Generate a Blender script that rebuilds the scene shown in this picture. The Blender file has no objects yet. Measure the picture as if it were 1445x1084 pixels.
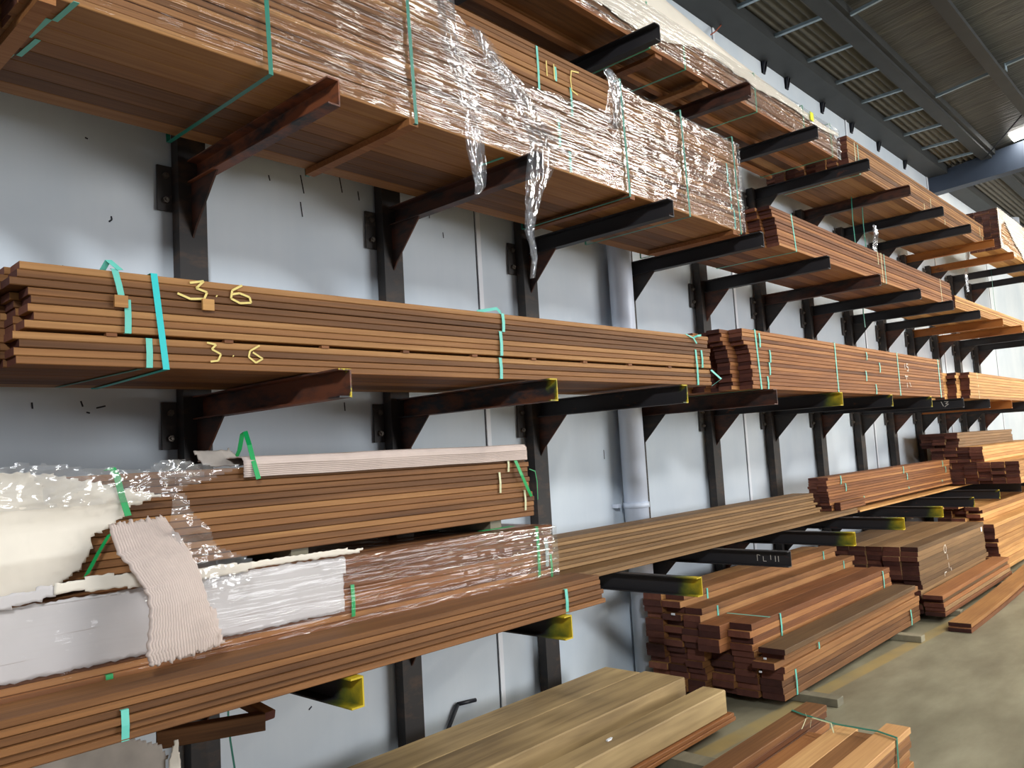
import bpy, bmesh, math, random
from mathutils import Vector, Matrix, noise
random.seed(7)
S = bpy.context.scene
COL = S.collection
# ---------------------------------------------------------------- camera
YAW, PITCH, ROLL, FOC = 0.8320, 0.0870, -0.0575, 1155.6
CAM = Vector((-1.6499, -2.2249, 1.5807))
PY, PP, PR = 0.8320, 0.0870, -0.0575
def cam_axes():
    y, p, r = YAW, PITCH, ROLL
    f = Vector((math.sin(y)*math.cos(p), math.cos(y)*math.cos(p), math.sin(p)))
    rt = Vector((math.cos(y), -math.sin(y), 0)); up = rt.cross(f)
    return math.cos(r)*rt+math.sin(r)*up, -math.sin(r)*rt+math.cos(r)*up, f
RT, UP, FW = cam_axes()
cd = bpy.data.cameras.new('camera'); cam = bpy.data.objects.new('camera', cd); COL.objects.link(cam)
cd.sensor_width = 36; cd.lens = FOC/1445*36; cd.clip_start = .05; cd.clip_end = 200
cam.matrix_world = Matrix(((RT.x, UP.x, -FW.x, CAM.x), (RT.y, UP.y, -FW.y, CAM.y), (RT.z, UP.z, -FW.z, CAM.z), (0, 0, 0, 1)))
S.camera = cam
S.view_settings.view_transform = 'Standard'; S.view_settings.look = 'None'
S.view_settings.gamma = 1; S.view_settings.use_curve_mapping = False
S.view_settings.exposure = 0.0
# ---------------------------------------------------------------- world and lamps
w = bpy.data.worlds.new('world'); S.world = w; w.use_nodes = True
bg = w.node_tree.nodes['Background']; bg.inputs[0].default_value = (.80, .88, 1.0, 1); bg.inputs[1].default_value = .24
def area(name, loc, target, size, sizey, power, col):
    l = bpy.data.lights.new(name, 'AREA'); l.shape = 'RECTANGLE'; l.size = size; l.size_y = sizey
    l.energy = power; l.color = col
    o = bpy.data.objects.new(name, l); COL.objects.link(o); o.location = loc
    o.rotation_euler = (Vector(target)-Vector(loc)).to_track_quat('-Z', 'Y').to_euler()
    return o
area('left_high_bay_light', (-5.0, -7.0, 5.9), (2, 1, 1.8), .9, .9, 520, (.90, .95, 1.0))
area('right_high_bay_light', (12.0, -7.5, 6.0), (5, 1, 1.6), 1.2, 1.0, 700, (1.0, .93, .80))
area('door_opening_light', (9, -12, 2.6), (6, 1, 1.6), 8, 4.0, 1000, (.95, .97, 1.0))
area('far_door_light', (20, -4, 3.2), (12, 1, 2.0), 4, 4, 300, (1.0, .93, .80))

# ---------------------------------------------------------------- helpers
def at(px, py, y):
    d = FW + RT*((px-722.5)/FOC) - UP*((py-542)/FOC); t = (y-CAM.y)/d.y
    return CAM + d*t
def setp(o, label=None, cat=None, group=None, kind=None):
    if label: o['label'] = label
    if cat: o['category'] = cat
    if group: o['group'] = group
    if kind: o['kind'] = kind
    return o
def empty(name, loc=(0, 0, 0), rz=0):
    o = bpy.data.objects.new(name, None); COL.objects.link(o); o.location = loc; o.rotation_euler = (0, 0, rz)
    o.empty_display_size = .1
    return o
def link(name, me, parent=None, mats=()):
    o = bpy.data.objects.new(name, me); COL.objects.link(o)
    for m in mats: me.materials.append(m)
    if parent: o.parent = parent
    return o
def mesh(name, verts, faces, mats, parent=None, smooth=False, mi=None):
    me = bpy.data.meshes.new(name); me.from_pydata([tuple(v) for v in verts], [], faces); me.update()
    if smooth:
        for p in me.polygons: p.use_smooth = True
    if mi:
        for p, i in zip(me.polygons, mi): p.material_index = i
    return link(name, me, parent, mats if isinstance(mats, (list, tuple)) else [mats])
class MB:
    def __init__(s): s.v = []; s.f = []
    def box(s, x0, x1, y0, y1, z0, z1):
        b = len(s.v)
        s.v += [(x, y, z) for x in (x0, x1) for y in (y0, y1) for z in (z0, z1)]
        s.f += [tuple(b+i for i in q) for q in ((0, 1, 3, 2), (4, 6, 7, 5), (0, 4, 5, 1), (2, 3, 7, 6), (0, 2, 6, 4), (1, 5, 7, 3))]
        return s
    def prism(s, pts, x0, x1):      # polygon in y,z extruded along x
        b = len(s.v); n = len(pts)
        s.v += [(x0, y, z) for y, z in pts]+[(x1, y, z) for y, z in pts]
        s.f += [tuple(b+i for i in range(n))[::-1], tuple(b+n+i for i in range(n))]
        s.f += [(b+i, b+(i+1) % n, b+n+(i+1) % n, b+n+i) for i in range(n)]
        return s
    def cyl(s, a, c, r, n=14, r2=None):
        a = Vector(a); c = Vector(c); d = (c-a).normalized(); u = d.orthogonal().normalized(); v = d.cross(u)
        b = len(s.v); r2 = r if r2 is None else r2
        for p, rr in ((a, r), (c, r2)):
            for i in range(n):
                t = 2*math.pi*i/n; s.v.append(tuple(p+u*rr*math.cos(t)+v*rr*math.sin(t)))
        s.f += [tuple(b+i for i in range(n))[::-1], tuple(b+n+i for i in range(n))]
        s.f += [(b+i, b+(i+1) % n, b+n+(i+1) % n, b+n+i) for i in range(n)]
        return s
    def build(s, name, mat, parent=None, smooth=False, bevel=0):
        o = mesh(name, s.v, s.f, mat, parent)
        if bevel:
            m = o.modifiers.new('bevel', 'BEVEL'); m.width = bevel; m.segments = 2; m.limit_method = 'ANGLE'
        if smooth:
            for p in o.data.polygons: p.use_smooth = len(p.vertices) == 4
        return o
def ribbon(name, path, wv, mat, parent=None, thick=.0012):
    v = []; wv = Vector(wv)/2
    for p in path: p = Vector(p); v += [p-wv, p+wv]
    o = mesh(name, v, [(2*i, 2*i+1, 2*i+3, 2*i+2) for i in range(len(path)-1)], mat, parent)
    m = o.modifiers.new('solid', 'SOLIDIFY'); m.thickness = thick; m.offset = 0
    return o
def tube(name, path, r, mat, parent=None, n=8):
    mb = MB()
    for a, b in zip(path[:-1], path[1:]): mb.cyl(a, b, r, n)
    return mb.build(name, mat, parent, smooth=True)
def chalk(lines, y, wd, parent, mat, name='chalk_mark'):
    v = []; f = []
    for L in lines:
        for (x0, z0), (x1, z1) in zip(L[:-1], L[1:]):
            d = Vector((x1-x0, z1-z0)); l = d.length or 1; nx, nz = -d.y/l*wd/2, d.x/l*wd/2
            b = len(v); v += [(x0+nx, y, z0+nz), (x0-nx, y, z0-nz), (x1-nx, y, z1-nz), (x1+nx, y, z1+nz)]; f.append((b, b+1, b+2, b+3))
    o = mesh(name, v, f, mat, parent); m = o.modifiers.new('solid', 'SOLIDIFY'); m.thickness = .0008
    return o
def chalks(lines, wd, parent, mat, loc, rz=0):
    for L in lines:
        o = chalk([L], 0, wd, parent, mat); o.location = loc; o.rotation_euler = (0, 0, rz)
def inside(p, poly):
    c = False; j = len(poly)-1
    for i in range(len(poly)):
        (xi, zi), (xj, zj) = poly[i], poly[j]
        if (zi > p[1]) != (zj > p[1]) and p[0] < (xj-xi)*(p[1]-zi)/(zj-zi)+xi: c = not c
        j = i
    return c
def sheet(name, poly, yf, mat, parent=None, step=.01, thick=.003, jag=.35, smooth=True, seed=0):
    """a torn sheet: polygon in (x,z), depth from yf(x,z); cells outside the outline are left out so edges tear"""
    xs = [p[0] for p in poly]; zs = [p[1] for p in poly]; x0, x1, z0, z1 = min(xs), max(xs), min(zs), max(zs)
    nx = int((x1-x0)/step)+1; nz = int((z1-z0)/step)+1; rnd = random.Random(seed)
    idx = {}; v = []; f = []
    def vert(i, j):
        if (i, j) not in idx:
            x = x0+i*step; z = z0+j*step
            jx = noise.noise(Vector((x*55, z*55, seed)))*step*jag*2; jz = noise.noise(Vector((x*55, z*55, seed+9)))*step*jag*2
            idx[i, j] = len(v); v.append((x+jx, yf(x, z), z+jz))
        return idx[i, j]
    for i in range(nx):
        for j in range(nz):
            if inside((x0+(i+.5)*step, z0+(j+.5)*step), poly): f.append((vert(i, j), vert(i+1, j), vert(i+1, j+1), vert(i, j+1)))
    o = mesh(name, v, f, mat, parent, smooth)
    if thick: m = o.modifiers.new('solid', 'SOLIDIFY'); m.thickness = thick
    return o
def strip_surface(name, rows, mat, parent=None, thick=.003, smooth=True):
    v = []; n = len(rows[0]); f = []
    for r in rows: v += [tuple(p) for p in r]
    for i in range(len(rows)-1):
        for j in range(n-1): f.append((i*n+j, i*n+j+1, (i+1)*n+j+1, (i+1)*n+j))
    o = mesh(name, v, f, mat, parent, smooth)
    if thick: m = o.modifiers.new('solid', 'SOLIDIFY'); m.thickness = thick
    return o
def N(x, y, z): return noise.noise(Vector((x, y, z)))

# ---------------------------------------------------------------- materials
def newmat(name):
    m = bpy.data.materials.new(name); m.use_nodes = True; nt = m.node_tree
    return m, nt, nt.nodes['Principled BSDF'], nt.nodes.new, nt.links.new
def ramp(nd, stops):
    r = nd('ShaderNodeValToRGB'); e = r.color_ramp.elements
    while len(e) < len(stops): e.new(.5)
    for k, (p, c) in enumerate(stops): e[k].position = p; e[k].color = (*c, 1)
    return r
def srgb(r, g, b):
    return tuple(((c/255)/12.92 if c/255 < .04045 else ((c/255+.055)/1.055)**2.4) for c in (r, g, b))
def wood(name, stops, scale=(1.8, 75, 75), rough=.62, bump=.12, contrast=.62, dirt=.5):
    m, nt, p, nd, ln = newmat(name)
    tc = nd('ShaderNodeTexCoord'); oi = nd('ShaderNodeObjectInfo')
    off = nd('ShaderNodeVectorMath'); off.operation = 'MULTIPLY_ADD'
    comb = nd('ShaderNodeCombineXYZ')
    for k in range(3): ln(oi.outputs['Random'], comb.inputs[k])
    off.inputs[1].default_value = (37, 53, 71); ln(comb.outputs[0], off.inputs[0]); ln(tc.outputs['Object'], off.inputs[2])
    mp = nd('ShaderNodeMapping'); mp.inputs['Scale'].default_value = scale; ln(off.outputs[0], mp.inputs[0])
    n1 = nd('ShaderNodeTexNoise'); n1.inputs['Scale'].default_value = 1.0; n1.inputs['Detail'].default_value = 6; n1.inputs['Distortion'].default_value = .4
    ln(mp.outputs[0], n1.inputs[0])
    mp2 = nd('ShaderNodeMapping'); mp2.inputs['Scale'].default_value = (.9, 2.2, 2.2); ln(off.outputs[0], mp2.inputs[0])
    n2 = nd('ShaderNodeTexNoise'); n2.inputs['Scale'].default_value = 1.6; n2.inputs['Detail'].default_value = 3; ln(mp2.outputs[0], n2.inputs[0])
    # value = random*(.55) + grain*contrast + patches
    a = nd('ShaderNodeMath'); a.operation = 'MULTIPLY_ADD'; a.inputs[1].default_value = .62; a.inputs[2].default_value = -.06; ln(oi.outputs['Random'], a.inputs[0])
    b = nd('ShaderNodeMath'); b.operation = 'MULTIPLY_ADD'; b.inputs[1].default_value = contrast; ln(n1.outputs[0], b.inputs[0]); ln(a.outputs[0], b.inputs[2])
    c = nd('ShaderNodeMath'); c.operation = 'MULTIPLY_ADD'; c.inputs[1].default_value = dirt; ln(n2.outputs[0], c.inputs[0]); ln(b.outputs[0], c.inputs[2])
    d = nd('ShaderNodeMath'); d.operation = 'SUBTRACT'; d.inputs[1].default_value = (contrast+dirt)*.5-.25; ln(c.outputs[0], d.inputs[0])
    r = ramp(nd, stops); ln(d.outputs[0], r.inputs[0]); ln(r.outputs[0], p.inputs['Base Color'])
    p.inputs['Roughness'].default_value = rough; p.inputs['Specular IOR Level'].default_value = .3
    bp = nd('ShaderNodeBump'); bp.inputs['Strength'].default_value = bump; bp.inputs['Distance'].default_value = .004
    ln(n1.outputs[0], bp.inputs['Height']); ln(bp.outputs[0], p.inputs['Normal'])
    return m
W_BROWN = wood('hardwood_brown', [(0, srgb(74, 46, 25)), (.3, srgb(112, 74, 42)), (.6, srgb(144, 98, 57)), (.85, srgb(168, 122, 74)), (1, srgb(188, 144, 94))])
W_RED = wood('hardwood_red', [(0, srgb(80, 46, 25)), (.35, srgb(122, 75, 42)), (.65, srgb(152, 99, 56)), (1, srgb(182, 130, 80))])
W_GREY = wood('hardwood_weathered', [(0, srgb(76, 55, 35)), (.4, srgb(114, 86, 55)), (.7, srgb(142, 109, 72)), (1, srgb(168, 134, 92))])
W_PALE = wood('hardwood_pale', [(0, srgb(130, 86, 48)), (.4, srgb(170, 122, 70)), (.7, srgb(202, 152, 92)), (1, srgb(222, 178, 114))])
W_TAN = wood('hardwood_tan', [(0, srgb(170, 122, 76)), (.4, srgb(202, 152, 98)), (.7, srgb(222, 176, 118)), (1, srgb(236, 198, 142))])
W_PINE = wood('treated_pine', [(0, srgb(124, 102, 70)), (.3, srgb(166, 140, 98)), (.6, srgb(194, 166, 118)), (1, srgb(216, 190, 142))], scale=(1.6, 26, 26), contrast=.7, dirt=.9)
W_BEAR = wood('old_bearer_wood', [(0, srgb(90, 86, 74)), (.5, srgb(130, 124, 104)), (1, srgb(158, 150, 126))], scale=(3, 20, 20))
E_DARK = wood('end_grain_dark', [(0, srgb(48, 27, 24)), (.35, srgb(76, 44, 38)), (.7, srgb(104, 62, 50)), (1, srgb(140, 90, 70))], scale=(20, 25, 25), rough=.8, contrast=.35)
E_RED = wood('end_grain_red', [(0, srgb(66, 36, 30)), (.35, srgb(98, 58, 48)), (.7, srgb(122, 76, 60)), (1, srgb(146, 96, 76))], scale=(20, 25, 25), rough=.8, contrast=.35)
E_PINE = wood('end_grain_pine', [(0, srgb(150, 134, 92)), (.5, srgb(184, 168, 122)), (1, srgb(200, 186, 144))], scale=(9, 12, 12), rough=.85)

def steel(name, rust, rustcol=(150, 82, 46), yellow=None, base=(46, 44, 46)):
    m, nt, p, nd, ln = newmat(name)
    tc = nd('ShaderNodeTexCoord'); oi = nd('ShaderNodeObjectInfo')
    va = nd('ShaderNodeVectorMath'); va.operation = 'ADD'; comb = nd('ShaderNodeCombineXYZ'); ml = nd('ShaderNodeMath'); ml.operation = 'MULTIPLY'; ml.inputs[1].default_value = 31
    ln(oi.outputs['Random'], ml.inputs[0]); ln(ml.outputs[0], comb.inputs[0]); ln(comb.outputs[0], va.inputs[0]); ln(tc.outputs['Object'], va.inputs[1])
    mp = nd('ShaderNodeMapping'); mp.inputs['Scale'].default_value = (4, 3.2, 9); ln(va.outputs[0], mp.inputs[0])
    n = nd('ShaderNodeTexNoise'); n.inputs['Scale'].default_value = 1.6; n.inputs['Detail'].default_value = 7; n.inputs['Roughness'].default_value = .65; ln(mp.outputs[0], n.inputs[0])
    r = ramp(nd, [(.0, (0, 0, 0)), (1, (1, 1, 1))]); r.color_ramp.elements[0].position = .70-rust*.5; r.color_ramp.elements[1].position = .86-rust*.45
    ln(n.outputs[0], r.inputs[0])
    mx = nd('ShaderNodeMix'); mx.data_type = 'RGBA'; mx.inputs[6].default_value = (*srgb(*base), 1); mx.inputs[7].default_value = (*srgb(*rustcol), 1); ln(r.outputs[0], mx.inputs[0])
    out = mx.outputs[2]
    if yellow:
        sp = nd('ShaderNodeSeparateXYZ'); ln(tc.outputs['Object'], sp.inputs[0])
        n2 = nd('ShaderNodeTexNoise'); n2.inputs['Scale'].default_value = 14; n2.inputs['Detail'].default_value = 4; ln(tc.outputs['Object'], n2.inputs[0])
        ad = nd('ShaderNodeMath'); ad.operation = 'MULTIPLY_ADD'; ad.inputs[1].default_value = .16; ln(n2.outputs[0], ad.inputs[0]); ln(sp.outputs['Y'], ad.inputs[2])
        mr = nd('ShaderNodeMapRange'); mr.inputs['From Min'].default_value = .08+yellow; mr.inputs['From Max'].default_value = .08+yellow*.15; ln(ad.outputs[0], mr.inputs['Value'])
        yr = ramp(nd, [(0, srgb(60, 84, 40)), (.55, srgb(126, 134, 30)), (1, srgb(198, 172, 34))]); ln(mr.outputs[0], yr.inputs[0])
        m2 = nd('ShaderNodeMix'); m2.data_type = 'RGBA'; ln(mr.outputs[0], m2.inputs[0]); ln(out, m2.inputs[6]); ln(yr.outputs[0], m2.inputs[7]); out = m2.outputs[2]
    ln(out, p.inputs['Base Color']); p.inputs['Roughness'].default_value = .55; p.inputs['Specular IOR Level'].default_value = .4
    bp = nd('ShaderNodeBump'); bp.inputs['Strength'].default_value = .15; bp.inputs['Distance'].default_value = .002; ln(n.outputs[0], bp.inputs['Height']); ln(bp.outputs[0], p.inputs['Normal'])
    return m
ST_BLACK = steel('black_steel', .12)
ST_BROWN = steel('brown_steel', .62, (92, 56, 42), base=(50, 42, 40))
ST_RUST = steel('rusty_steel', .66, (138, 78, 48))
ST_ORANGE = steel('orange_rust_steel', .95, (168, 104, 44), base=(80, 52, 32))
ST_YEL = steel('steel_sprayed_yellow', .12, yellow=.16)
ST_YELRUST = steel('rusty_steel_sprayed_yellow', .55, (112, 66, 42), yellow=.05)
ST_YELHINT = steel('steel_hint_of_yellow', .12, yellow=.03)
ST_YELEDGE = steel('rusty_steel_yellow_edge', .7, (118, 68, 46), yellow=.008)
ST_POST = steel('post_steel', .40, (74, 56, 44), base=(46, 42, 40))
ST_CLEAT = steel('cleat_steel', .25, (110, 100, 90), base=(66, 62, 60))

def plain(name, col, rough=.5, spec=.5, noise_amt=0, scale=8, metal=0, bump=0):
    m, nt, p, nd, ln = newmat(name); c = srgb(*col)
    p.inputs['Base Color'].default_value = (*c, 1); p.inputs['Roughness'].default_value = rough; p.inputs['Specular IOR Level'].default_value = spec; p.inputs['Metallic'].default_value = metal
    tc = nd('ShaderNodeTexCoord'); n = nd('ShaderNodeTexNoise'); n.inputs['Scale'].default_value = scale; n.inputs['Detail'].default_value = 5; ln(tc.outputs['Object'], n.inputs[0])
    if noise_amt:
        r = ramp(nd, [(.25, tuple(x*(1-noise_amt) for x in c)), (.75, tuple(min(1, x*(1+noise_amt*.5)) for x in c))]); ln(n.outputs[0], r.inputs[0]); ln(r.outputs[0], p.inputs['Base Color'])
    if bump:
        bp = nd('ShaderNodeBump'); bp.inputs['Strength'].default_value = bump; bp.inputs['Distance'].default_value = .01; ln(n.outputs[0], bp.inputs['Height']); ln(bp.outputs[0], p.inputs['Normal'])
    return m
TEAL = plain('teal_strap', (104, 200, 182), .4, .5, .1)
TEAL_D = plain('dark_teal_strap', (20, 118, 98), .4, .5, .1)
CYAN = plain('cyan_strap', (20, 196, 196), .4)
GREEN = plain('green_strap', (16, 160, 84), .4)
CREAM_ST = plain('cream_strap', (206, 206, 164), .45)
CHALK = plain('yellow_chalk', (236, 214, 136), .9, .1, .15, 60)
CHALKW = plain('white_chalk', (220, 212, 200), .9, .1, .15, 60)
BOLT = plain('bolt_metal', (120, 110, 100), .4, .5, .2, 40, .6)
BLACK = plain('black_marker', (24, 26, 36), .5)
DUCT = plain('white_pipe_paint', (222, 230, 244), .35, .5, .08, 3)
MARK = plain('black_scuff', (60, 62, 70), .9, .1)
GALV = plain('galvanised_strut', (150, 168, 180), .45, .5, .15, 6, .2)
BEAMD = plain('dark_roof_steel', (52, 54, 54), .6, .4, .2, 4)
BEAMB = plain('blue_grey_roof_steel', (58, 68, 84), .5, .4, .12, 3)
CREAM = plain('cream_sheet', (238, 228, 212), .6, .3, .06, 5)
WHITEF = plain('white_foam_sheet', (204, 198, 196), .5, .4, .08, 6)
GREYC = plain('grey_card', (182, 172, 162), .8, .2, .2, 12)
LABELY = plain('yellow_tag', (228, 232, 40), .6)
PAPER = plain('white_paper', (230, 232, 236), .6)
ORANGE = plain('orange_cable', (170, 84, 56), .5)

def corrugated(name, col, dark, axis='X', freq=150):
    m, nt, p, nd, ln = newmat(name)
    tc = nd('ShaderNodeTexCoord'); wv = nd('ShaderNodeTexWave'); wv.bands_direction = axis; wv.inputs['Scale'].default_value = freq/20*1.0; ln(tc.outputs['Object'], wv.inputs[0])
    r = ramp(nd, [(.1, srgb(*dark)), (.6, srgb(*col))]); ln(wv.outputs[0], r.inputs[0]); ln(r.outputs[0], p.inputs['Base Color'])
    bp = nd('ShaderNodeBump'); bp.inputs['Strength'].default_value = .6; bp.inputs['Distance'].default_value = .004; ln(wv.outputs[0], bp.inputs['Height']); ln(bp.outputs[0], p.inputs['Normal'])
    p.inputs['Roughness'].default_value = .8
    return m
CARD = plain('corrugated_card', (208, 190, 180), .85, .15, .06, 20)

def film(name, amt=.10, haze=.03, streak=(2.0, 1.5, 55), bump=.5, rough=.14):
    m, nt, p, nd, ln = newmat(name)
    nt.nodes.remove(p); out = nt.nodes['Material Output']
    tr = nd('ShaderNodeBsdfTransparent'); gl = nd('ShaderNodeBsdfGlossy'); gl.inputs['Roughness'].default_value = rough
    df = nd('ShaderNodeBsdfDiffuse'); df.inputs[0].default_value = (.85, .85, .87, 1)
    tc = nd('ShaderNodeTexCoord'); mp = nd('ShaderNodeMapping'); mp.inputs['Scale'].default_value = streak; ln(tc.outputs['Object'], mp.inputs[0])
    n = nd('ShaderNodeTexNoise'); n.inputs['Scale'].default_value = 1; n.inputs['Detail'].default_value = 2; n.inputs['Distortion'].default_value = .6; ln(mp.outputs[0], n.inputs[0])
    n2 = nd('ShaderNodeTexNoise'); n2.inputs['Scale'].default_value = 9; n2.inputs['Detail'].default_value = 2; ln(tc.outputs['Object'], n2.inputs[0])
    ad = nd('ShaderNodeMath'); ad.operation = 'MULTIPLY_ADD'; ad.inputs[1].default_value = .6; ln(n2.outputs[0], ad.inputs[0]); ln(n.outputs[0], ad.inputs[2])
    bp = nd('ShaderNodeBump'); bp.inputs['Strength'].default_value = bump; bp.inputs['Distance'].default_value = .02; ln(ad.outputs[0], bp.inputs['Height']); ln(bp.outputs[0], gl.inputs['Normal'])
    lw = nd('ShaderNodeLayerWeight'); lw.inputs[0].default_value = .25; ln(bp.outputs[0], lw.inputs['Normal'])
    mr = nd('ShaderNodeMath'); mr.operation = 'MULTIPLY_ADD'; mr.inputs[1].default_value = .28; mr.inputs[2].default_value = amt; ln(lw.outputs['Fresnel'], mr.inputs[0])
    m1 = nd('ShaderNodeMixShader'); ln(mr.outputs[0], m1.inputs[0]); ln(tr.outputs[0], m1.inputs[1]); ln(gl.outputs[0], m1.inputs[2])
    m2 = nd('ShaderNodeMixShader'); m2.inputs[0].default_value = haze; ln(m1.outputs[0], m2.inputs[1]); ln(df.outputs[0], m2.inputs[2])
    ln(m2.outputs[0], out.inputs[0])
    return m
FILM = film('shrink_wrap', .025, .010, (1.5, 1.5, 46), .62, .035)
FILM_L = film('crumpled_plastic', .12, .08, (9, 9, 26), .9, .10)
FILM_T = film('hanging_plastic', .14, .07, (26, 26, 5), .8, .10)

# ---------------------------------------------------------------- setting
def wallmat():
    m, nt, p, nd, ln = newmat('painted_concrete_wall')
    tc = nd('ShaderNodeTexCoord')
    n = nd('ShaderNodeTexNoise'); n.inputs['Scale'].default_value = 1.3; n.inputs['Detail'].default_value = 7; ln(tc.outputs['Object'], n.inputs[0])
    mp = nd('ShaderNodeMapping'); mp.inputs['Scale'].default_value = (26, 1, .9); ln(tc.outputs['Object'], mp.inputs[0])
    n2 = nd('ShaderNodeTexNoise'); n2.inputs['Scale'].default_value = 1; n2.inputs['Detail'].default_value = 3; ln(mp.outputs[0], n2.inputs[0])
    ad = nd('ShaderNodeMath'); ad.operation = 'MULTIPLY_ADD'; ad.inputs[1].default_value = .10; ln(n2.outputs[0], ad.inputs[0]); ln(n.outputs[0], ad.inputs[2])
    r = ramp(nd, [(.35, srgb(204, 215, 224)), (.75, srgb(224, 231, 236))]); ln(ad.outputs[0], r.inputs[0]); ln(r.outputs[0], p.inputs['Base Color'])
    p.inputs['Roughness'].default_value = .6; p.inputs['Specular IOR Level'].default_value = .3
    bp = nd('ShaderNodeBump'); bp.inputs['Strength'].default_value = .08; bp.inputs['Distance'].default_value = .01; ln(n.outputs[0], bp.inputs['Height']); ln(bp.outputs[0], p.inputs['Normal'])
    return m
WALL = wallmat()
def floormat():
    m, nt, p, nd, ln = newmat('concrete_floor')
    tc = nd('ShaderNodeTexCoord')
    mp = nd('ShaderNodeMapping'); mp.inputs['Scale'].default_value = (.9, 2.4, 1); ln(tc.outputs['Object'], mp.inputs[0])
    n = nd('ShaderNodeTexNoise'); n.inputs['Scale'].default_value = 1.5; n.inputs['Detail'].default_value = 8; n.inputs['Roughness'].default_value = .6; ln(mp.outputs[0], n.inputs[0])
    r = ramp(nd, [(.25, srgb(108, 101, 82)), (.5, srgb(134, 128, 106)), (.75, srgb(158, 152, 128))]); ln(n.outputs[0], r.inputs[0])
    # worn yellow line along the racks
    sp = nd('ShaderNodeSeparateXYZ'); ln(tc.outputs['Object'], sp.inputs[0])
    a = nd('ShaderNodeMath'); a.operation = 'MULTIPLY_ADD'; a.inputs[1].default_value = .063; ln(sp.outputs['X'], a.inputs[0]); ln(sp.outputs['Y'], a.inputs[2])
    s = nd('ShaderNodeMath'); s.operation = 'SUBTRACT'; s.inputs[1].default_value = .20; ln(a.outputs[0], s.inputs[0])
    ab = nd('ShaderNodeMath'); ab.operation = 'ABSOLUTE'; ln(s.outputs[0], ab.inputs[0])
    mr = nd('ShaderNodeMapRange'); mr.inputs['From Min'].default_value = .06; mr.inputs['From Max'].default_value = .045; ln(ab.outputs[0], mr.inputs['Value'])
    n3 = nd('ShaderNodeTexNoise'); n3.inputs['Scale'].default_value = 5; n3.inputs['Detail'].default_value = 6; ln(tc.outputs['Object'], n3.inputs[0])
    m3 = nd('ShaderNodeMath'); m3.operation = 'MULTIPLY'; ln(mr.outputs[0], m3.inputs[0]); ln(n3.outputs[0], m3.inputs[1])
    mx = nd('ShaderNodeMix'); mx.data_type = 'RGBA'; ln(m3.outputs[0], mx.inputs[0]); ln(r.outputs[0], mx.inputs[6]); mx.inputs[7].default_value = (*srgb(176, 148, 84), 1)
    ln(mx.outputs[2], p.inputs['Base Color']); p.inputs['Roughness'].default_value = .45; p.inputs['Specular IOR Level'].default_value = .35
    return m
def roofmat():
    m, nt, p, nd, ln = newmat('roof_insulation')
    tc = nd('ShaderNodeTexCoord')
    mp = nd('ShaderNodeMapping'); mp.inputs['Scale'].default_value = (9, 1.2, 1); ln(tc.outputs['Object'], mp.inputs[0])
    n = nd('ShaderNodeTexNoise'); n.inputs['Scale'].default_value = 1.2; n.inputs['Detail'].default_value = 6; n.inputs['Distortion'].default_value = 1.5; ln(mp.outputs[0], n.inputs[0])
    r = ramp(nd, [(.3, srgb(46, 47, 44)), (.6, srgb(72, 72, 66)), (.8, srgb(98, 96, 82))]); ln(n.outputs[0], r.inputs[0]); ln(r.outputs[0], p.inputs['Base Color'])
    p.inputs['Roughness'].default_value = .5
    bp = nd('ShaderNodeBump'); bp.inputs['Strength'].default_value = .5; bp.inputs['Distance'].default_value = .03; ln(n.outputs[0], bp.inputs['Height']); ln(bp.outputs[0], p.inputs['Normal'])
    return m
X0, X1 = -4, 30
setp(MB().box(X0, X1, -16, 1.3, -.2, 0).build('floor', floormat()), kind='structure')
setp(MB().box(X0, X1, 1.1, 1.3, 0, 5.75).build('wall_back', WALL), kind='structure')
# painted joints between the wall panels
SEAM = plain('joint_sealant', (244, 247, 252), .5); SEAMD = plain('joint_gap', (84, 88, 96), .9)
for k in range(6):
    x = 1.757+3.2*k
    if x > 22: break
    o = setp(MB().box(x-.004, x+.030, 1.090, 1.105, 0, 5.4).build('trim_%d' % (k+1), SEAM), kind='structure')
    MB().box(x-.010, x-.004, 1.0975, 1.104, 0, 5.4).build('joint_gap', SEAMD, o)
# scuffs and marks on the wall
def scuff(pts, y=1.0985, wd=.006):
    return chalk([[tuple((at(a, b, y).x, at(a, b, y).z)) for a, b in pts]], y, wd, None, MARK, 'scuff_mark')
sc = empty('scuff_mark', (0, 0, 0)); setp(sc, 'short black scuffs and drips on the white wall beside the leftmost racks', 'scuff')
for pts in ([(45, 568), (46, 577)], [(114, 566), (117, 574)], [(122, 582), (127, 583)], [(136, 576), (149, 573)], [(424, 247), (429, 273)], [(424, 285), (427, 306)], [(379, 247), (381, 255)], [(154, 313), (158, 310), (157, 305)],
            [(120, 194), (124, 196)], [(479, 250), (483, 272)], [(505, 270), (507, 283)], [(852, 635), (853, 648)], [(625, 328), (626, 336)], [(436, 1002), (440, 997)], [(486, 568), (487, 580)], [(606, 302), (606, 308)],
            [(706, 938), (707, 943)], [(705, 948), (707, 951)]):
    o = scuff(pts); o.parent = sc; o.name = 'scuff'
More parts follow.
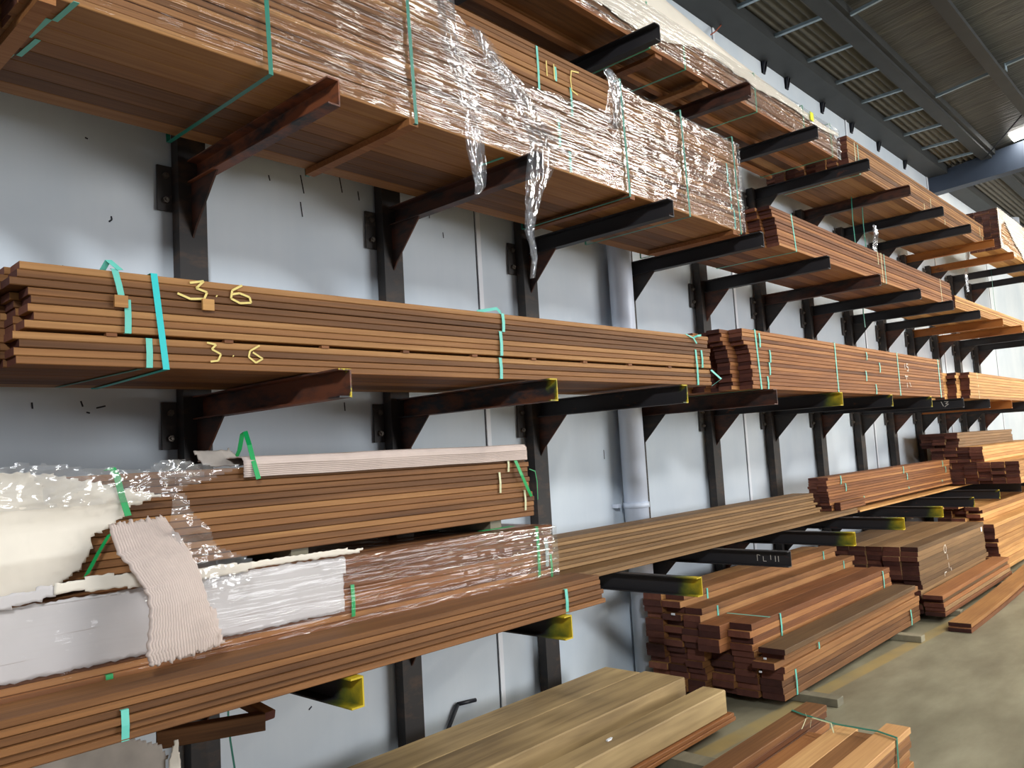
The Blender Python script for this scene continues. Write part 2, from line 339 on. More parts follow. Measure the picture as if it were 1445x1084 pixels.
# roof
ROOFM = roofmat()
def rz(y): return 5.50+.127*(.2-y)
mb = MB(); mb.prism([(.22, rz(.22)+.02), (-7, rz(-7)+.02), (-7, rz(-7)+.08), (.22, rz(.22)+.08)], X0, X1)
setp(mb.build('ceiling', ROOFM), kind='structure')
DARKBAY = plain('sooty_sheet', (66, 66, 60), .8, .2, .2, 5)
def ribbed():
    v = []; f = []; n = 60; y0, y1 = .36, .86
    for i in range(n+1):
        y = y0+(y1-y0)*i/n; z = 5.475+.02*math.sin(i/n*2*math.pi*6.5)
        v += [(X0, y, z), (X1, y, z)]
    f = [(2*i, 2*i+1, 2*i+3, 2*i+2) for i in range(n)]
    o = mesh('ceiling_side', v, f, plain('ribbed_roof_sheet', (98, 94, 84), .6, .3, .15, 4), None, True)
    m = o.modifiers.new('s', 'SOLIDIFY'); m.thickness = .004; return o
o = ribbed(); o.name = 'ceiling_eaves'; setp(o, kind='structure')
setp(MB().box(X0, X1, .83, 1.1, 5.335, 5.46).build('trim_8', BEAMD), kind='structure')          # eave beam
setp(MB().box(X0, X1, .245, .385, 5.40, 5.52).box(X0, X1, .20, .25, 5.44, 5.52).build('trim_9', BEAMD), kind='structure')
for k, (ya, yb) in enumerate(((-.40, -.52), (-1.55, -1.67), (-2.7, -2.82), (-3.85, -3.97))):
    zz = rz(ya)
    setp(MB().box(X0, X1, yb, ya, zz-.17, zz-.155).box(X0, X1, ya-.012, ya, zz-.155, zz+.02).box(X0, X1, yb, yb+.012, zz-.155, zz-.12).build('trim_%d' % (10+k), BEAMD), kind='structure')
# rafters across
for k, x in enumerate((11.45, 17.3, 4.2-9)):
    if x < 0: continue
    o = MB().prism([(1.1, 5.09), (-8, 5.60), (-8, rz(-8)+.0), (1.1, 5.37)], x, x+.2)
    o = o.build('steel_rafter', BEAMB)
    setp(o, ['blue grey steel rafter crossing the roof at the near bright skylight', 'far blue grey steel rafter behind the plastic wrapped orange pack'][k], 'roof beam')
# galvanised struts along the eaves
for k in range(-6, 9):
    x = 5.70+k*.757
    o = MB().box(x-.018, x+.018, .385, .83, 5.395, 5.40).box(x-.018, x-.014, .385, .83, 5.40, 5.425).build('roof_strut', GALV)
    setp(o, 'short galvanised strut bridging the ribbed strip along the wall eaves', 'strut', 'eave struts')
# bridging between purlins
def bridging(x, y0, y1, lab):
    z = rz(y0)-.075
    r = empty('bridging_bar', (x, y0, z)); setp(r, lab, 'roof bar')
    s = (y1-y0)
    MB().prism([(0, 0), (s, .127*-s), (s, .127*-s+.03), (0, .03)], -.015, .015).build('bar', GALV, r)
    MB().box(-.05, .05, -.004, .004, -.05, .022).build('end_plate', GALV, r)
bridging(5.92, -.39, .20, 'pale bridging bar at the upper edge of the view between purlin and eaves')
bridging(8.58, -.39, .20, 'pale bridging bar right of the long row of eave struts')
bridging(8.53, -.53, -1.53, 'pale bridging bar with square end plate at the upper right')
tube('brace_rod', [(11.38, .32, 5.40), (10.05, -.42, 5.46), (7.0, -2.1, 5.68)], .008, BLACK)
setp(bpy.data.objects['brace_rod'], 'thin dark brace rod running from the rafter end across the insulated roof', 'rod')
# skylights: translucent strip by the rafter, and two unseen sheets added for film glints
def skymat(st):
    m, nt, p, nd, ln = newmat('skylight_daylight'); p.inputs['Base Color'].default_value = (.9, .9, .85, 1)
    p.inputs['Emission Color'].default_value = (1.0, .97, .90, 1); p.inputs['Emission Strength'].default_value = st; return m
SKY = skymat(30)
def skylight(x, y0, y1, wd, lab):
    o = MB().prism([(y0, rz(y0)+.0), (y1, rz(y1)+.0), (y1, rz(y1)+.018), (y0, rz(y0)+.018)], x, x+wd).build('skylight', SKY)
    setp(o, lab, 'skylight', None)
skylight(11.08, -.05, -6.8, .32, 'glowing translucent skylight strip just before the blue grey rafter')
skylight(4.2, -2.9, -6.8, .9, 'unseen skylight sheet added over the aisle for film glints, nearest the camera')
skylight(7.4, -2.9, -6.8, .9, 'unseen skylight sheet added over the aisle for film glints, middle one')
# small black brackets at the wall top
for k, x in enumerate((5.97, 6.51, 7.44, 8.33, 9.27, 10.32)):
    o = MB().prism([(1.05, 5.34), (1.10, 5.34), (1.10, 5.22), (1.08, 5.22)], x-.03, x-.018).prism([(1.05, 5.34), (1.10, 5.34), (1.10, 5.24), (1.08, 5.24)], x+.018, x+.03).box(x-.03, x+.03, 1.085, 1.099, 5.22, 5.34).build('eave_bracket', BLACK)
    setp(o, 'small black steel bracket under the eave beam at the top of the wall', 'bracket', 'eave brackets')
o = tube('hanging_cable', [at(a, b, 1.02) for a, b in ((1022, 0), (1024, 12), (1022, 24), (1017, 36), (1010, 44), (1003, 49))], .006, ORANGE)
setp(o, 'orange cable hanging down the wall below the eave beam', 'cable')

# downpipe
r = empty('downpipe', (3.063, .985, 0)); setp(r, 'thick white painted downpipe running down the wall between two racks', 'pipe')
MB().cyl((0, 0, .02), (0, 0, 5.3), .082, 32).build('pipe', DUCT, r, smooth=True)
MB().cyl((0, 0, .0), (0, 0, .06), .094, 32).build('base_collar', GREYC, r, smooth=True)
mb = MB().cyl((0, 0, 1.18), (0, 0, 1.215), .089, 32); mb.build('clamp', DUCT, r, smooth=True); MB().box(-.125, -.08, .07, .114, 1.185, 1.21).build('bracket', DUCT, r)

# ---------------------------------------------------------------- racks
SP = 1.08243
LV = {1: 3.889, 2: 2.903, 3: 1.900, 4: .900}
HA = .097; LA = 1.0176
arm_cache = {}
def arm_mesh(mat, L=LA):
    mb = MB(); h = HA; t = .006
    mb.box(-t, 0, 0, L, -h, 0); mb.box(-.05, -t, 0, L, -t, 0); mb.box(-.05, -t, 0, L, -h, -h+t)
    me = bpy.data.meshes.new('arm'); me.from_pydata(mb.v, [], mb.f); me.materials.append(mat); return me
gm = None
ORD = ['second', 'third', 'fourth', 'fifth', 'sixth', 'seventh', 'eighth', 'ninth', 'tenth', 'eleventh', 'twelfth', 'thirteenth', 'fourteenth']
arm_m = {(0, 2): ST_RUST, (0, 3): ST_YELEDGE, (0, 4): ST_YEL, (1, 2): ST_BROWN, (1, 3): ST_YELRUST, (1, 4): ST_YEL, (2, 3): ST_YELHINT, (2, 4): ST_YEL,
         (3, 3): ST_ORANGE if False else ST_BROWN, (4, 3): ST_YEL, (5, 3): ST_YELHINT, (6, 3): ST_YELHINT, (3, 4): ST_BLACK, (4, 4): ST_YEL, (5, 4): ST_YEL, (6, 4): ST_YEL, (7, 4): ST_YELHINT, (8, 4): ST_YELHINT,
         (3, 1): ST_BROWN, (5, 2): ST_BROWN, (6, 1): ST_BROWN, (9, 1): ST_ORANGE, (10, 1): ST_ORANGE, (9, 2): ST_ORANGE, (10, 2): ST_ORANGE, (9, 3): ST_ORANGE}
racks = {}
post_me = plate_me = gus_me = {}
def make_rack(i):
    r = empty('cantilever_rack', (i*SP, 0, 0)); racks[i] = r
    if i == -1: lab = 'black steel cantilever rack at the left frame edge, only its arm ends showing'
    else:
        tips = {0: 'rust orange upper arm and yellow edged middle arm', 1: 'brown upper arm and rusty yellow tipped middle arm', 2: 'green tipped arms, left of the white pipe', 3: 'a chalk lettered low arm, behind the white pipe',
                4: 'yellow tipped middle arm under the tall strapped pack'}.get(i)
        lab = ('black steel cantilever rack with '+tips) if tips else 'dark steel cantilever rack, %s post to the right of the white downpipe' % ORD[i-4]
    setp(r, lab, 'storage rack', 'cantilever racks along the wall')
    MB().box(-.09, .033, LA, LA+.008, 0, 3.90).box(-.09, -.082, LA+.008, 1.078, 0, 3.90).box(.025, .033, LA+.008, 1.078, 0, 3.90).build('post', ST_POST, r)
    for l, z in LV.items():
        m = arm_m.get((i, l), ST_BLACK)
        a = link('arm', arm_mesh(m), r); a.location = (0, 0, z)
        g = MB().prism([(.80, -HA), (LA, -HA), (LA, -HA-.235), (.985, -HA-.19)], -.034, -.026).build('gusset', ST_BROWN if i % 2 == 0 or i < 3 else ST_POST, a)
        p = MB().box(-.15, .045, 1.082, 1.092, -.215, -.02).build('wall_plate', ST_CLEAT, r); p.location = (0, 0, z)
        for zz in (-.065, -.17):
            MB().cyl((-.118, 1.082, zz), (-.118, 1.066, zz), .014, 6).cyl((-.118, 1.066, zz), (-.118, 1.058, zz), .007, 8).build('bolt', BOLT, p)
for i in range(-1, 13): make_rack(i)
def arm_of(i, l):
    return [c for c in racks[i].children if c.name.startswith('arm') and abs(c.location.z-LV[l]) < .01][0]
# chalk on two arm ends
chalks([[(-.20, -.03), (-.20, -.07)], [(-.20, -.03), (-.18, -.035)], [(-.16, -.04), (-.16, -.07), (-.14, -.07)], [(-.11, -.03), (-.11, -.06)], [(-.08, -.035), (-.08, -.07)], [(-.06, -.035), (-.06, -.07)]], .004, arm_of(3, 4), CHALKW, (-.0075, .02, 0), math.radians(-90))
chalks([[(-.12, -.02), (-.08, -.025), (-.11, -.045), (-.08, -.05), (-.12, -.075)], [(-.15, -.02), (-.13, -.07)]], .006, arm_of(7, 3), CHALKW, (-.0075, .06, 0), math.radians(-90))

# ---------------------------------------------------------------- timber
def board_mesh(L, wd, t, mat, emat, ch=.0024, name='board'):
    """chamfered bar along +x, front edge at y=0, bottom at z=0"""
    c = min(ch, t*.2)
    P = [(c, 0), (wd-c, 0), (wd, c), (wd, t-c), (wd-c, t), (c, t), (0, t-c), (0, c)]
    v = [(0, y, z) for y, z in P]+[(L, y, z) for y, z in P]; n = 8
    f = [tuple(range(n))[::-1], tuple(range(n, 2*n))]+[(i, (i+1) % n, n+(i+1) % n, n+i) for i in range(n)]
    me = bpy.data.meshes.new(name); me.from_pydata(v, [], f)
    me.materials.append(mat); me.materials.append(emat)
    me.polygons[0].material_index = 1; me.polygons[1].material_index = 1
    return me
def pack(name, label, group, x0, x1, y0, z0, cols, rows, mat=W_BROWN, emat=E_RED, rot=0, jx=.006, jy=.003, coff=None, roff=None, rofy=None, gap=.0012, seed=1, cat='timber pack', cgap=.001, tilt=0, limit=98):
    """rows: list of thicknesses (float) or ('gap', h); first column is the front one"""
    if cat == 'board': name = 'timber_board'
    rnd = random.Random(seed); r = empty(name, (x0, y0, z0+.0012)); r.rotation_euler = (0, -tilt, rot)
    setp(r, label, cat, group)
    z = 0; cells = []; L = x1-x0
    nr = len([t for t in rows if not isinstance(t, tuple)])
    k = 0
    for t in rows:
        if isinstance(t, tuple): z += t[1]; continue
        y = 0
        for c, wd in enumerate(cols):
            vis = (c == 0)*100 + (k == nr-1)*40 + (k == 0)*40 + (len(cols)-c)
            cells.append((vis, c, k, y, z, wd, t)); y += wd+cgap
        z += t+gap; k += 1
    cells.sort(key=lambda q: -q[0])
    cache = {}; rest = MB()
    for n, (vis, c, k, y, z, wd, t) in enumerate(cells):
        dx = rnd.uniform(-jx, jx)+(coff[c] if coff else 0)+(roff[k] if roff else 0); dy = rnd.uniform(-jy, jy)*(1 if c == 0 else .2)+(rofy[k] if rofy else 0)
        dl = rnd.uniform(-jx, jx)
        if n >= limit:
            rest.box(dx, L+dl, y+dy+.0008, y+wd+dy-.0008, z+.0006, z+t-.0006); continue
        key = (round(wd, 4), round(t, 4))
        if key not in cache: cache[key] = board_mesh(L, wd, t, mat, emat)
        o = bpy.data.objects.new('board', cache[key]); COL.objects.link(o); o.parent = r; o.location = (dx, y+dy, z)
        o.scale.x = (L+dl-dx*.5)/L
    if rest.v: setp(rest.build('inner_boards', emat, r), kind='stuff')
    r['_h'] = z; del r['_h']
    return r
def strap(r, x, y0, y1, z0, z1, mat=TEAL, wd=.016, full=True, back=True, off=.0025, lean=0):
    """strap round a pack in its own frame; full loop or only the front run with short turns"""
    a = off
    if full: P = [(y1+a, z1+a), (y0-a, z1+a), (y0-a, z0-a), (y1+a, z0-a), (y1+a, z1+a)]
    else: P = [(y0+.004, z1+.0005), (y0-a, z1), (y0-a*1.6, (z0+z1)/2), (y0-a, z0), (y0+.004, z0-.0005)]
    pts = [(x+lean*((z-z0)/(z1-z0)), y, z) for y, z in P]
    return ribbon('strap', pts, (wd, 0, 0), mat, r)
T = .022

# --- upper shelf, big wrapped pack
RW = [.0219]*25
RB = pack('timber_pack', 'big shrink wrapped pack with hanging plastic tails on the second shelf from the top', None, -.93, 3.16, .10, 2.903, [.0875]*8, RW, W_BROWN, E_RED, jy=.0045, seed=3, rot=-.002)
pack('timber_pack', 'shadowed pack end beyond the wrapped pack in the top left corner', None, -4.4, -1.0, .10, 2.903, [.0875]*6, [.022]*10, W_BROWN, E_DARK, seed=71)
hB = 25*.0231
def bx(px): return px+.93
for x in (-.89, -.22, .41, 1.86, 3.08, 2.46):
    strap(RB, bx(x), 0, .705, 0, hB, TEAL_D, .017, lean=-.02, off=.024 if x > -.5 else .004)
# staggered short straps
for x, za, zb in ((-.95, .30, .50), (1.20, .36, .57), (1.33, .44, .51), (1.44, .30, .44), (1.33, .12, .25), (1.40, .01, .11), (3.0, .30, .42), (3.02, .13, .30), (3.05, .01, .13)):
    strap(RB, bx(x), 0, .7, za, zb, TEAL, .014, full=False)
for x, dy in ((-.82, -.02), (-.845, .12), (-.83, .26), (-.86, .40), (.98, .05)):     # short strap runs on the underside
    ribbon('strap', [(bx(x), dy, -.003), (bx(x)-.01, .14+dy, -.003)], (.016, 0, 0), TEAL, RB)
for x in (.43, 1.92, -.87):
    if x < 3: MB().box(bx(x)-.045, bx(x)+.0, -.012, .70, -.030, -.004).build('bearer', W_RED, RB)
MB().box(bx(3.06)-.05, bx(3.06)+.04, -.005, .62, -.030, -.004).build('bearer', W_RED, RB)
# film on the front and over the right end
def ztopB(x):     # film upper edge in world x
    pts = [(-2.5, hB+.004), (.62, hB+.004), (.70, .52), (.92, .40), (1.10, .345), (1.42, .375), (1.72, .40), (1.76, hB+.004), (4, hB+.004)]
    for (a, za), (b, zb) in zip(pts[:-1], pts[1:]):
        if a <= x <= b: return za+(zb-za)*(x-a)/(b-a)
    return hB
rows = []; nx = 380; nz = 34
for i in range(nx+1):
    x = -.93+(3.175+.93)*i/nx; zt = ztopB(x)
    rr = []
    for j in range(nz+1):
        z = .002+(zt-.002)*j/nz
        d = .010+.005*N(x*2.1, z*30, 1)+.004*N(x*9, z*9, 5)+.006*abs(N(x*1.2, z*55, 8))
        rr.append((bx(x), -d, z))
    rows.append(rr)
for k in range(1, 14):   # round the right end
    y = .70*k/13
    rows.append([(bx(3.178)+.006*N(y*20, j*.4, 2), -.008+y, .002+hB*j/nz+.004) for j in range(nz+1)])
strip_surface('plastic_film', rows, FILM, RB, thick=0)
# hanging tails of plastic
def tail(pts, parent, y0, seed, n=12):
    """pts: (px, py, width in m, y)"""
    rows = []
    for s in range(len(pts)-1):
        a, b = pts[s], pts[s+1]
        for q in range(9):
            t = q/9; px = a[0]+(b[0]-a[0])*t; py = a[1]+(b[1]-a[1])*t; wd = a[2]+(b[2]-a[2])*t; y = a[3]+(b[3]-a[3])*t
            c = at(px, py, y); rows.append([(c.x+wd*((j/n)-.5)+.004*N(c.z*30, j, seed), c.y+.018*N(j*.75, c.z*5, seed)*min(1, wd/.05)+.012*math.sin(j*1.9+c.z*14), c.z) for j in range(n+1)])
    return strip_surface('plastic_film', rows, FILM_T, None, thick=0)
o = tail([(625, -20, .10, .06), (632, 30, .11, .05), (645, 80, .12, .05), (662, 130, .13, .045), (668, 180, .10, .04), (674, 225, .08, .03), (677, 262, .055, .025), (673, 276, .012, .02)], None, 0, 2)
o.parent = RB; o.matrix_parent_inverse = RB.matrix_basis.inverted()
o = tail([(668, 40, .06, .07), (700, 88, .12, .06), (730, 130, .17, .05), (752, 170, .19, .02), (764, 205, .17, -.02), (762, 240, .15, -.03), (754, 275, .11, -.03), (749, 300, .07, -.03), (748, 330, .035, -.03), (755, 365, .02, -.03), (751, 396, .012, -.03)], None, 0, 5, 14)
o.parent = RB; o.matrix_parent_inverse = RB.matrix_basis.inverted()
o = tail([(858, 98, .05, .08), (868, 115, .14, .07), (872, 150, .09, .07), (867, 185, .04, .07)], None, 0, 8)
o.parent = RB; o.matrix_parent_inverse = RB.matrix_basis.inverted()
# chalk "11 C"
chalks([[(0, 0), (0, -.075)], [(.055, 0), (.055, -.075)], [(.25, .02), (.19, .01), (.18, -.04), (.185, -.09), (.23, -.10)]], .007, RB, CHALK, (bx(1.26), -.006, hB-.06))
# --- row 2 second and third
R22 = pack('timber_pack', 'long bare reddish pack right of the shrink wrapped pack on the second shelf', None, 3.66, 8.1, .09, 2.903, [.0875]*7, [.0225]*11, W_RED, E_DARK, rot=.010, jx=.008, seed=4, coff=[0, -.04, -.10, -.03, -.08, -.02, -.1], roff=[.02, .01, .015, 0, 0, -.01, -.02, -.03, -.06, -.07, -.09])
h2 = 11*.0237
strap(R22, .30, 0, .62, 0, h2, TEAL, .017, lean=-.04)
strap(R22, 2.16, 0, .62, 0, h2, CREAM_ST, .013); strap(R22, 2.24, 0, .62, 0, h2, TEAL, .013); strap(R22, 2.07, 0, .62, .15, h2, CREAM_ST, .013, full=False); strap(R22, 4.02, 0, .62, 0, h2, CREAM_ST, .013)
pack('timber_pack', 'thin tan pack at the far right end of the second shelf', None, 8.15, 13.2, .12, 2.903, [.0875]*7, [.0225]*6, W_PALE, E_DARK, seed=5, jx=.01)
o = pack('timber_pack', 'small dark offcut stack on the second shelf above the ninth arm', None, 8.45, 8.75, .02, 3.0, [.05]*1, [.02]*2, W_RED, E_DARK, seed=6); bpy.data.objects.remove(o.children[0]); bpy.data.objects.remove(o.children[0]); bpy.data.objects.remove(o)

# --- row 1 big pack with card cover
R1 = pack('timber_pack', 'plastic wrapped pack with cream paper cover on the top shelf', None, .3, 5.22, .20, 3.93, [.0875]*7, [.0225]*9, W_BROWN, E_RED, seed=8, jy=.006, rot=.0)
h1 = 9*.0237
def b1(x): return x-.3
MB().box(.0, 4.92, -.012, .03, -.036, -.003).box(.0, 4.92, .28, .32, -.036, -.003).box(0, 4.92, .57, .61, -.036, -.003).build('bearer', W_RED, R1)
for x in (2.35, 2.75, 3.72, 4.55, 5.1):
    strap(R1, b1(x), -.012, .62, -.038, h1+.03, plain('green_strap_pale', (70, 150, 110), .4) if x == 2.35 else bpy.data.materials['green_strap_pale'], .016)
# paper cover: over the top and hanging down the front with a torn lower edge
rows = []
for i in range(260):
    x = .25+(5.27-.25)*i/259; rr = []
    zl = h1-.07-.06*N(x*1.1, 3, 4)-.02*N(x*6, 1, 1)-(.09*max(0, min(1, (2.9-x)*2)))+.05*max(0, min(1, (x-4.2)))
    ex = .20 if x < 2.6 else (.20-.10*(x-2.6)/.9 if x < 3.5 else max(.01, .10-.075*(x-3.5)/1.2))
    for j in range(9): rr.append((b1(x), -.014-.004*N(x*8, j, 2)+.10*max(0, j/8-.55), zl+(h1+.012+ex*.85-zl)*j/8))
    for j in range(1, 10): rr.append((b1(x), .035+.585*j/9, h1+.014+ex+.008*N(x*5, j*.4, 3)+.02*math.sin(j/9*3.1)))
    rows.append(rr)
strip_surface('paper_cover', rows, CREAM, R1, thick=.002)
rows = []
for i in range(300):
    x = .25+(5.28-.25)*i/299
    rows.append([(b1(x), -.022-.004*N(x*3, z*30, 1)-.003*N(x*9, z*12, 4), z) for z in [-.03+(h1+.045)*j/16 for j in range(17)]])
for k in range(1, 10):
    rows.append([(b1(5.27)+.008*N(k, j*.5, 2), -.02+.64*k/9, -.03+(h1+.045)*j/16) for j in range(17)])
strip_surface('plastic_film', rows, FILM, R1, thick=0)
MB().box(b1(4.66), b1(4.72), -.030, -.026, h1-.06, h1+.01).build('tag', LABELY, R1)
for i, x in enumerate((2.45, 3.0)):
    MB().box(b1(x)-.02, b1(x)+.05, .0, .5, -.06, -.037).build('packer', W_RED, R1)
# --- row 1 second
R12 = pack('timber_pack', 'long unwrapped double pack on the top shelf beside the paper covered pack', None, 5.50, 10.2, .20, 3.889, [.0875]*8, [.0235]*12, W_BROWN, E_RED, seed=9, jx=.01, coff=[0, -.03, -.06, -.05, -.1, -.08, -.12, -.1])
h12 = 12*.0247
strap(R12, .18, 0, .7, 0, h12, CREAM_ST, .013); strap(R12, .26, 0, .7, 0, h12, TEAL, .013)
for x, a, b in ((2.4, .10, .2), (2.15, .0, .1), (2.9, 0, .06), (4.5, .12, .25), (4.6, 0, .14)): strap(R12, x, 0, .7, a, b, CREAM_ST, .014, full=False)
o = MB().prism([(.25, 0), (.62, 0), (.60, .03), (.50, .06), (.30, .05)], 9.3, 9.95).build('crumpled_paper', CREAM); o.location = (0, 0, 3.889+h12+.001)
setp(o, 'crumpled cream paper lying on the unwrapped double pack of the top shelf', 'paper')
# --- row 1 third
R13 = pack('timber_pack', 'bright orange pack in torn white plastic at the right end of the top shelf', None, 10.42, 14.2, .07, 3.889, [.0875]*4, [.0235]*22, W_PALE, E_DARK, seed=10, jx=.012)
h13 = 22*.0247
def yfn(x, z): return -.016+.006*N(x*3, z*9, 2)
poly = [(-.02, .003), (.9, .003), (.75, .06), (.35, .08), (.1, .07), (.05, .2), (.12, .33), (.35, .42), (.6, .30), (.85, .2), (1.2, .1), (1.4, .003), (3.8, .003), (3.8, .55), (-.02, .55)]
sheet('torn_paper', poly, yfn, CREAM, R13, step=.02, thick=.002)
rows = []
for k in range(10): rows.append([(-.03+.006*N(k, j, 1), .36-.38*k/9, +.003+.55*j/12) for j in range(13)])
for k in range(1, 60): rows.append([(-.03+3.8*k/59, -.028-.006*N(k*.6, j*.5, 7), +.003+.55*j/12) for j in range(13)])
strip_surface('plastic_film', rows, FILM, R13, thick=0)

# --- middle shelf
offs = [-.03]*4+[.0, .01, .008, .012, .0]+[-.045, -.03, -.02]
RM = pack('timber_pack', 'long strapped pack chalked 3.6 twice, at the left of the middle shelf', None, -.90, 2.62, .225, 1.902, [.0875]*7, [.0215]*4+[('gap', .010)]+[.0215]*5+[('gap', .002)]+[.0215]*3, W_BROWN, E_RED, rot=-.036, tilt=.004, jx=.010, jy=.004, seed=11,
          roff=offs, coff=[0, -.02, -.035, -.03, -.02, -.03, 0])
hM = 12*.0227+.012
def bm(x): return x+.90
CH = [[(0, .045), (.045, .055), (.02, .03), (.055, .02), (.045, -.002), (.0, -.006), (-.04, .008)], [(.085, .012), (.088, .010)], [(.175, .055), (.14, .035), (.135, .008), (.165, -.005), (.205, .0), (.20, .018), (.165, .028), (.140, .022)]]
CH2 = [[(0, .05), (.03, .045), (.015, .03), (.045, .015), (.035, -.006), (.01, -.01)], [(.085, .012), (.088, .010)], [(.18, .05), (.145, .03), (.14, .01), (.165, -.008), (.19, .006), (.155, .026)]]
chalks(CH, .007, RM, CHALK, (bm(-.45), -.0055, hM-.058))
chalks(CH2, .006, RM, CHALK, (bm(-.40), -.0055, .035))
strap(RM, bm(-.53), 0, .61, 0, hM, CYAN, .020, lean=-.03, off=.004)
def sstrap(r, x, a, b, mat=TEAL, wd=.017, lean=0): return strap(r, x, 0, .6, a, b, mat, wd, full=False, lean=lean, off=.005)
sstrap(RM, bm(-.655), .20, hM+.004, lean=-.02, wd=.019); sstrap(RM, bm(-.64), .10, .20, wd=.019); sstrap(RM, bm(-.58), .0, .088, wd=.019)
sstrap(RM, bm(.93), .205, hM); sstrap(RM, bm(.91), .10, .205); sstrap(RM, bm(.90), .0, .09)
sstrap(RM, bm(2.46), .0, .2); sstrap(RM, bm(2.52), .10, .2)
ribbon('strap', [(bm(-.70), .02, hM+.002), (bm(-.69), -.0, hM+.03), (bm(-.66), -.008, hM+.002)], (.018, 0, .002), TEAL, RM)
ribbon('strap', [(bm(-.80)+.02, .2, hM+.0), (bm(-.76)+.02, .22, hM+.05)], (.014, 0, -.006), plain('dark_green_strap', (20, 70, 55), .4), RM)
ribbon('strap', [(bm(.80), .02, hM+.002), (bm(.90), .0, hM+.02), (bm(.92), -.005, hM+.002)], (.002, 0, .014), TEAL, RM)
ribbon('strap', [(bm(2.42), .05, hM+.005), (bm(2.38), .0, hM+.0), (bm(2.44), -.01, hM-.02), (bm(2.47), -.01, hM-.05)], (.012, 0, .004), TEAL, RM)
ribbon('strap', [(bm(2.42), .02, hM-.03), (bm(2.48), -.012, hM-.005), (bm(2.52), -.012, hM-.0)], (.003, 0, .012), TEAL, RM)
ribbon('strap', [(bm(2.60), -.01, .088), (bm(2.67), -.03, .035), (bm(2.60), -.01, -.002)], (.016, 0, .006), TEAL, RM)
for x, z in ((-.66, .192), (-.395, .205)):   # little wooden wedges under the straps
    MB().box(bm(x)-.020, bm(x)+.018, -.016, -.007, z-.018, z+.018).build('wedge', W_PALE, RM)
for k in range(9):
    x = bm(-.70+k*.36); MB().box(x, x+.03, -.002, .02, .0885, .098).build('spacer', W_RED, RM)
ribbon('strap', [(bm(-.60), .02, -.003), (bm(-.66), .58, -.003)], (.014, 0, 0), TEAL_D, RM)
# neighbour at the left edge
pack('timber_pack', 'stacked board ends poking in at the left frame edge on the middle shelf', None, -2.6, -1.045, .20, 1.902, [.0875]*6, [.022]*9, W_BROWN, E_RED, seed=12, jx=.02, roff=[.03, .03, .03, .0, .02, -.02, -.01, -.01, .0])
# second middle pack
R32 = pack('timber_pack', 'tall pack of eighteen board layers with staggered teal straps on the middle shelf', None, 3.02, 7.08, .045, 1.902, [.0875]*7, [.0232]*15, W_RED, E_DARK, seed=13, jx=.010, coff=[0, -.10, -.04, -.12, -.22, -.22, -.26], roff=[.0, .01, .0, .01, 0, 0, 0, -.01, -.01, -.02, -.03, -.08, -.10, -.08, -.1])
R32['label'] = 'tall pack with dark staggered end and chalked figures, middle of the middle shelf'
h32 = 15*.0244
strap(R32, .11, 0, .6, 0, h32, TEAL, .018, lean=-.03); strap(R32, 1.36, 0, .6, 0, h32, TEAL, .018); strap(R32, 2.75, 0, .6, 0, h32, TEAL, .018); strap(R32, 3.95, 0, .6, 0, h32, TEAL, .022)
for x, a, b in ((.13, .26, .35), (.26, .17, .25), (.24, .09, .17), (.20, 0, .08), (2.0, .27, .33), (2.28, .18, .26), (1.95, .10, .18), (2.15, 0, .08)): sstrap(R32, x, a, b, TEAL, .018)
chalks([[(0, .08), (.0, .03)], [(.09, .08), (.05, .08), (.05, .055), (.09, .05), (.09, .02), (.05, .02)], [(-.02, -.03), (.06, -.03)], [(.0, -.02), (.02, -.06)], [(.02, -.09), (.02, -.13)], [(.09, -.08), (.12, -.12)]], .010, R32, CHALKW, (2.92, -.006, .20))
# third middle pack
R33 = pack('timber_pack', 'pack with ragged dark ends at the right of the middle shelf', None, 7.95, 13.0, .02, 1.902, [.0875]*5, [.03]*9, W_PALE, E_DARK, seed=14, jx=.03, jy=.006, coff=[0, -.15, -.3, -.4, -.5])
strap(R33, .35, 0, .44, 0, 9*.0312, CREAM_ST, .012)

# --- lower shelf
P0 = pack('timber_pack', 'narrow strapped pack lying along the very front of the low shelf at the left', None, -2.2, 1.345, .03, .902, [.0875, .0875], [.0195]*6, W_BROWN, E_RED, seed=15, jx=.008, jy=.006, roff=[.01, -.01, .0, -.01, -.02, 0], rofy=[0, .004, -.003, .006, .0, .0])
sstrap(P0, -.742+2.2, 0, .078, CYAN, .020); P0.children[-1].data.materials[0] = TEAL
sstrap(P0, 1.085+2.2, 0, .10, TEAL, .018)
P1 = pack('timber_pack', 'pack in white foam and clear plastic at the front left of the low shelf', None, -2.2, 1.262, .235, .902, [.0875]*7, [.0208]*16, W_RED, E_RED, seed=16, jx=.006)
h1p = 16*.0220
def b2(x): return x+2.2
for x, a, b, m, wd in ((1.155, .13, h1p, GREEN, .018), (1.213, .17, .29, plain('grey_strap', (150, 164, 160), .5), .022), (1.26-.02, .11, .22, GREEN, .014), (.138, .14, .25, GREEN, .016), (-.70, .07, .13, GREEN, .020)):
    sstrap(P1, b2(x), a, b, m, wd)
# white foam front
poly = [(b2(-2.15), .13), (b2(-1.3), .155), (b2(-.9), .165), (b2(-.5), .17), (b2(-.2), .172), (b2(.09), .165), (b2(.105), .36), (b2(-2.15), .36)]
sheet('foam_wrap', poly, lambda x, z: -.014+.004*N(x*2, z*6, 1), WHITEF, P1, step=.012, thick=.002)
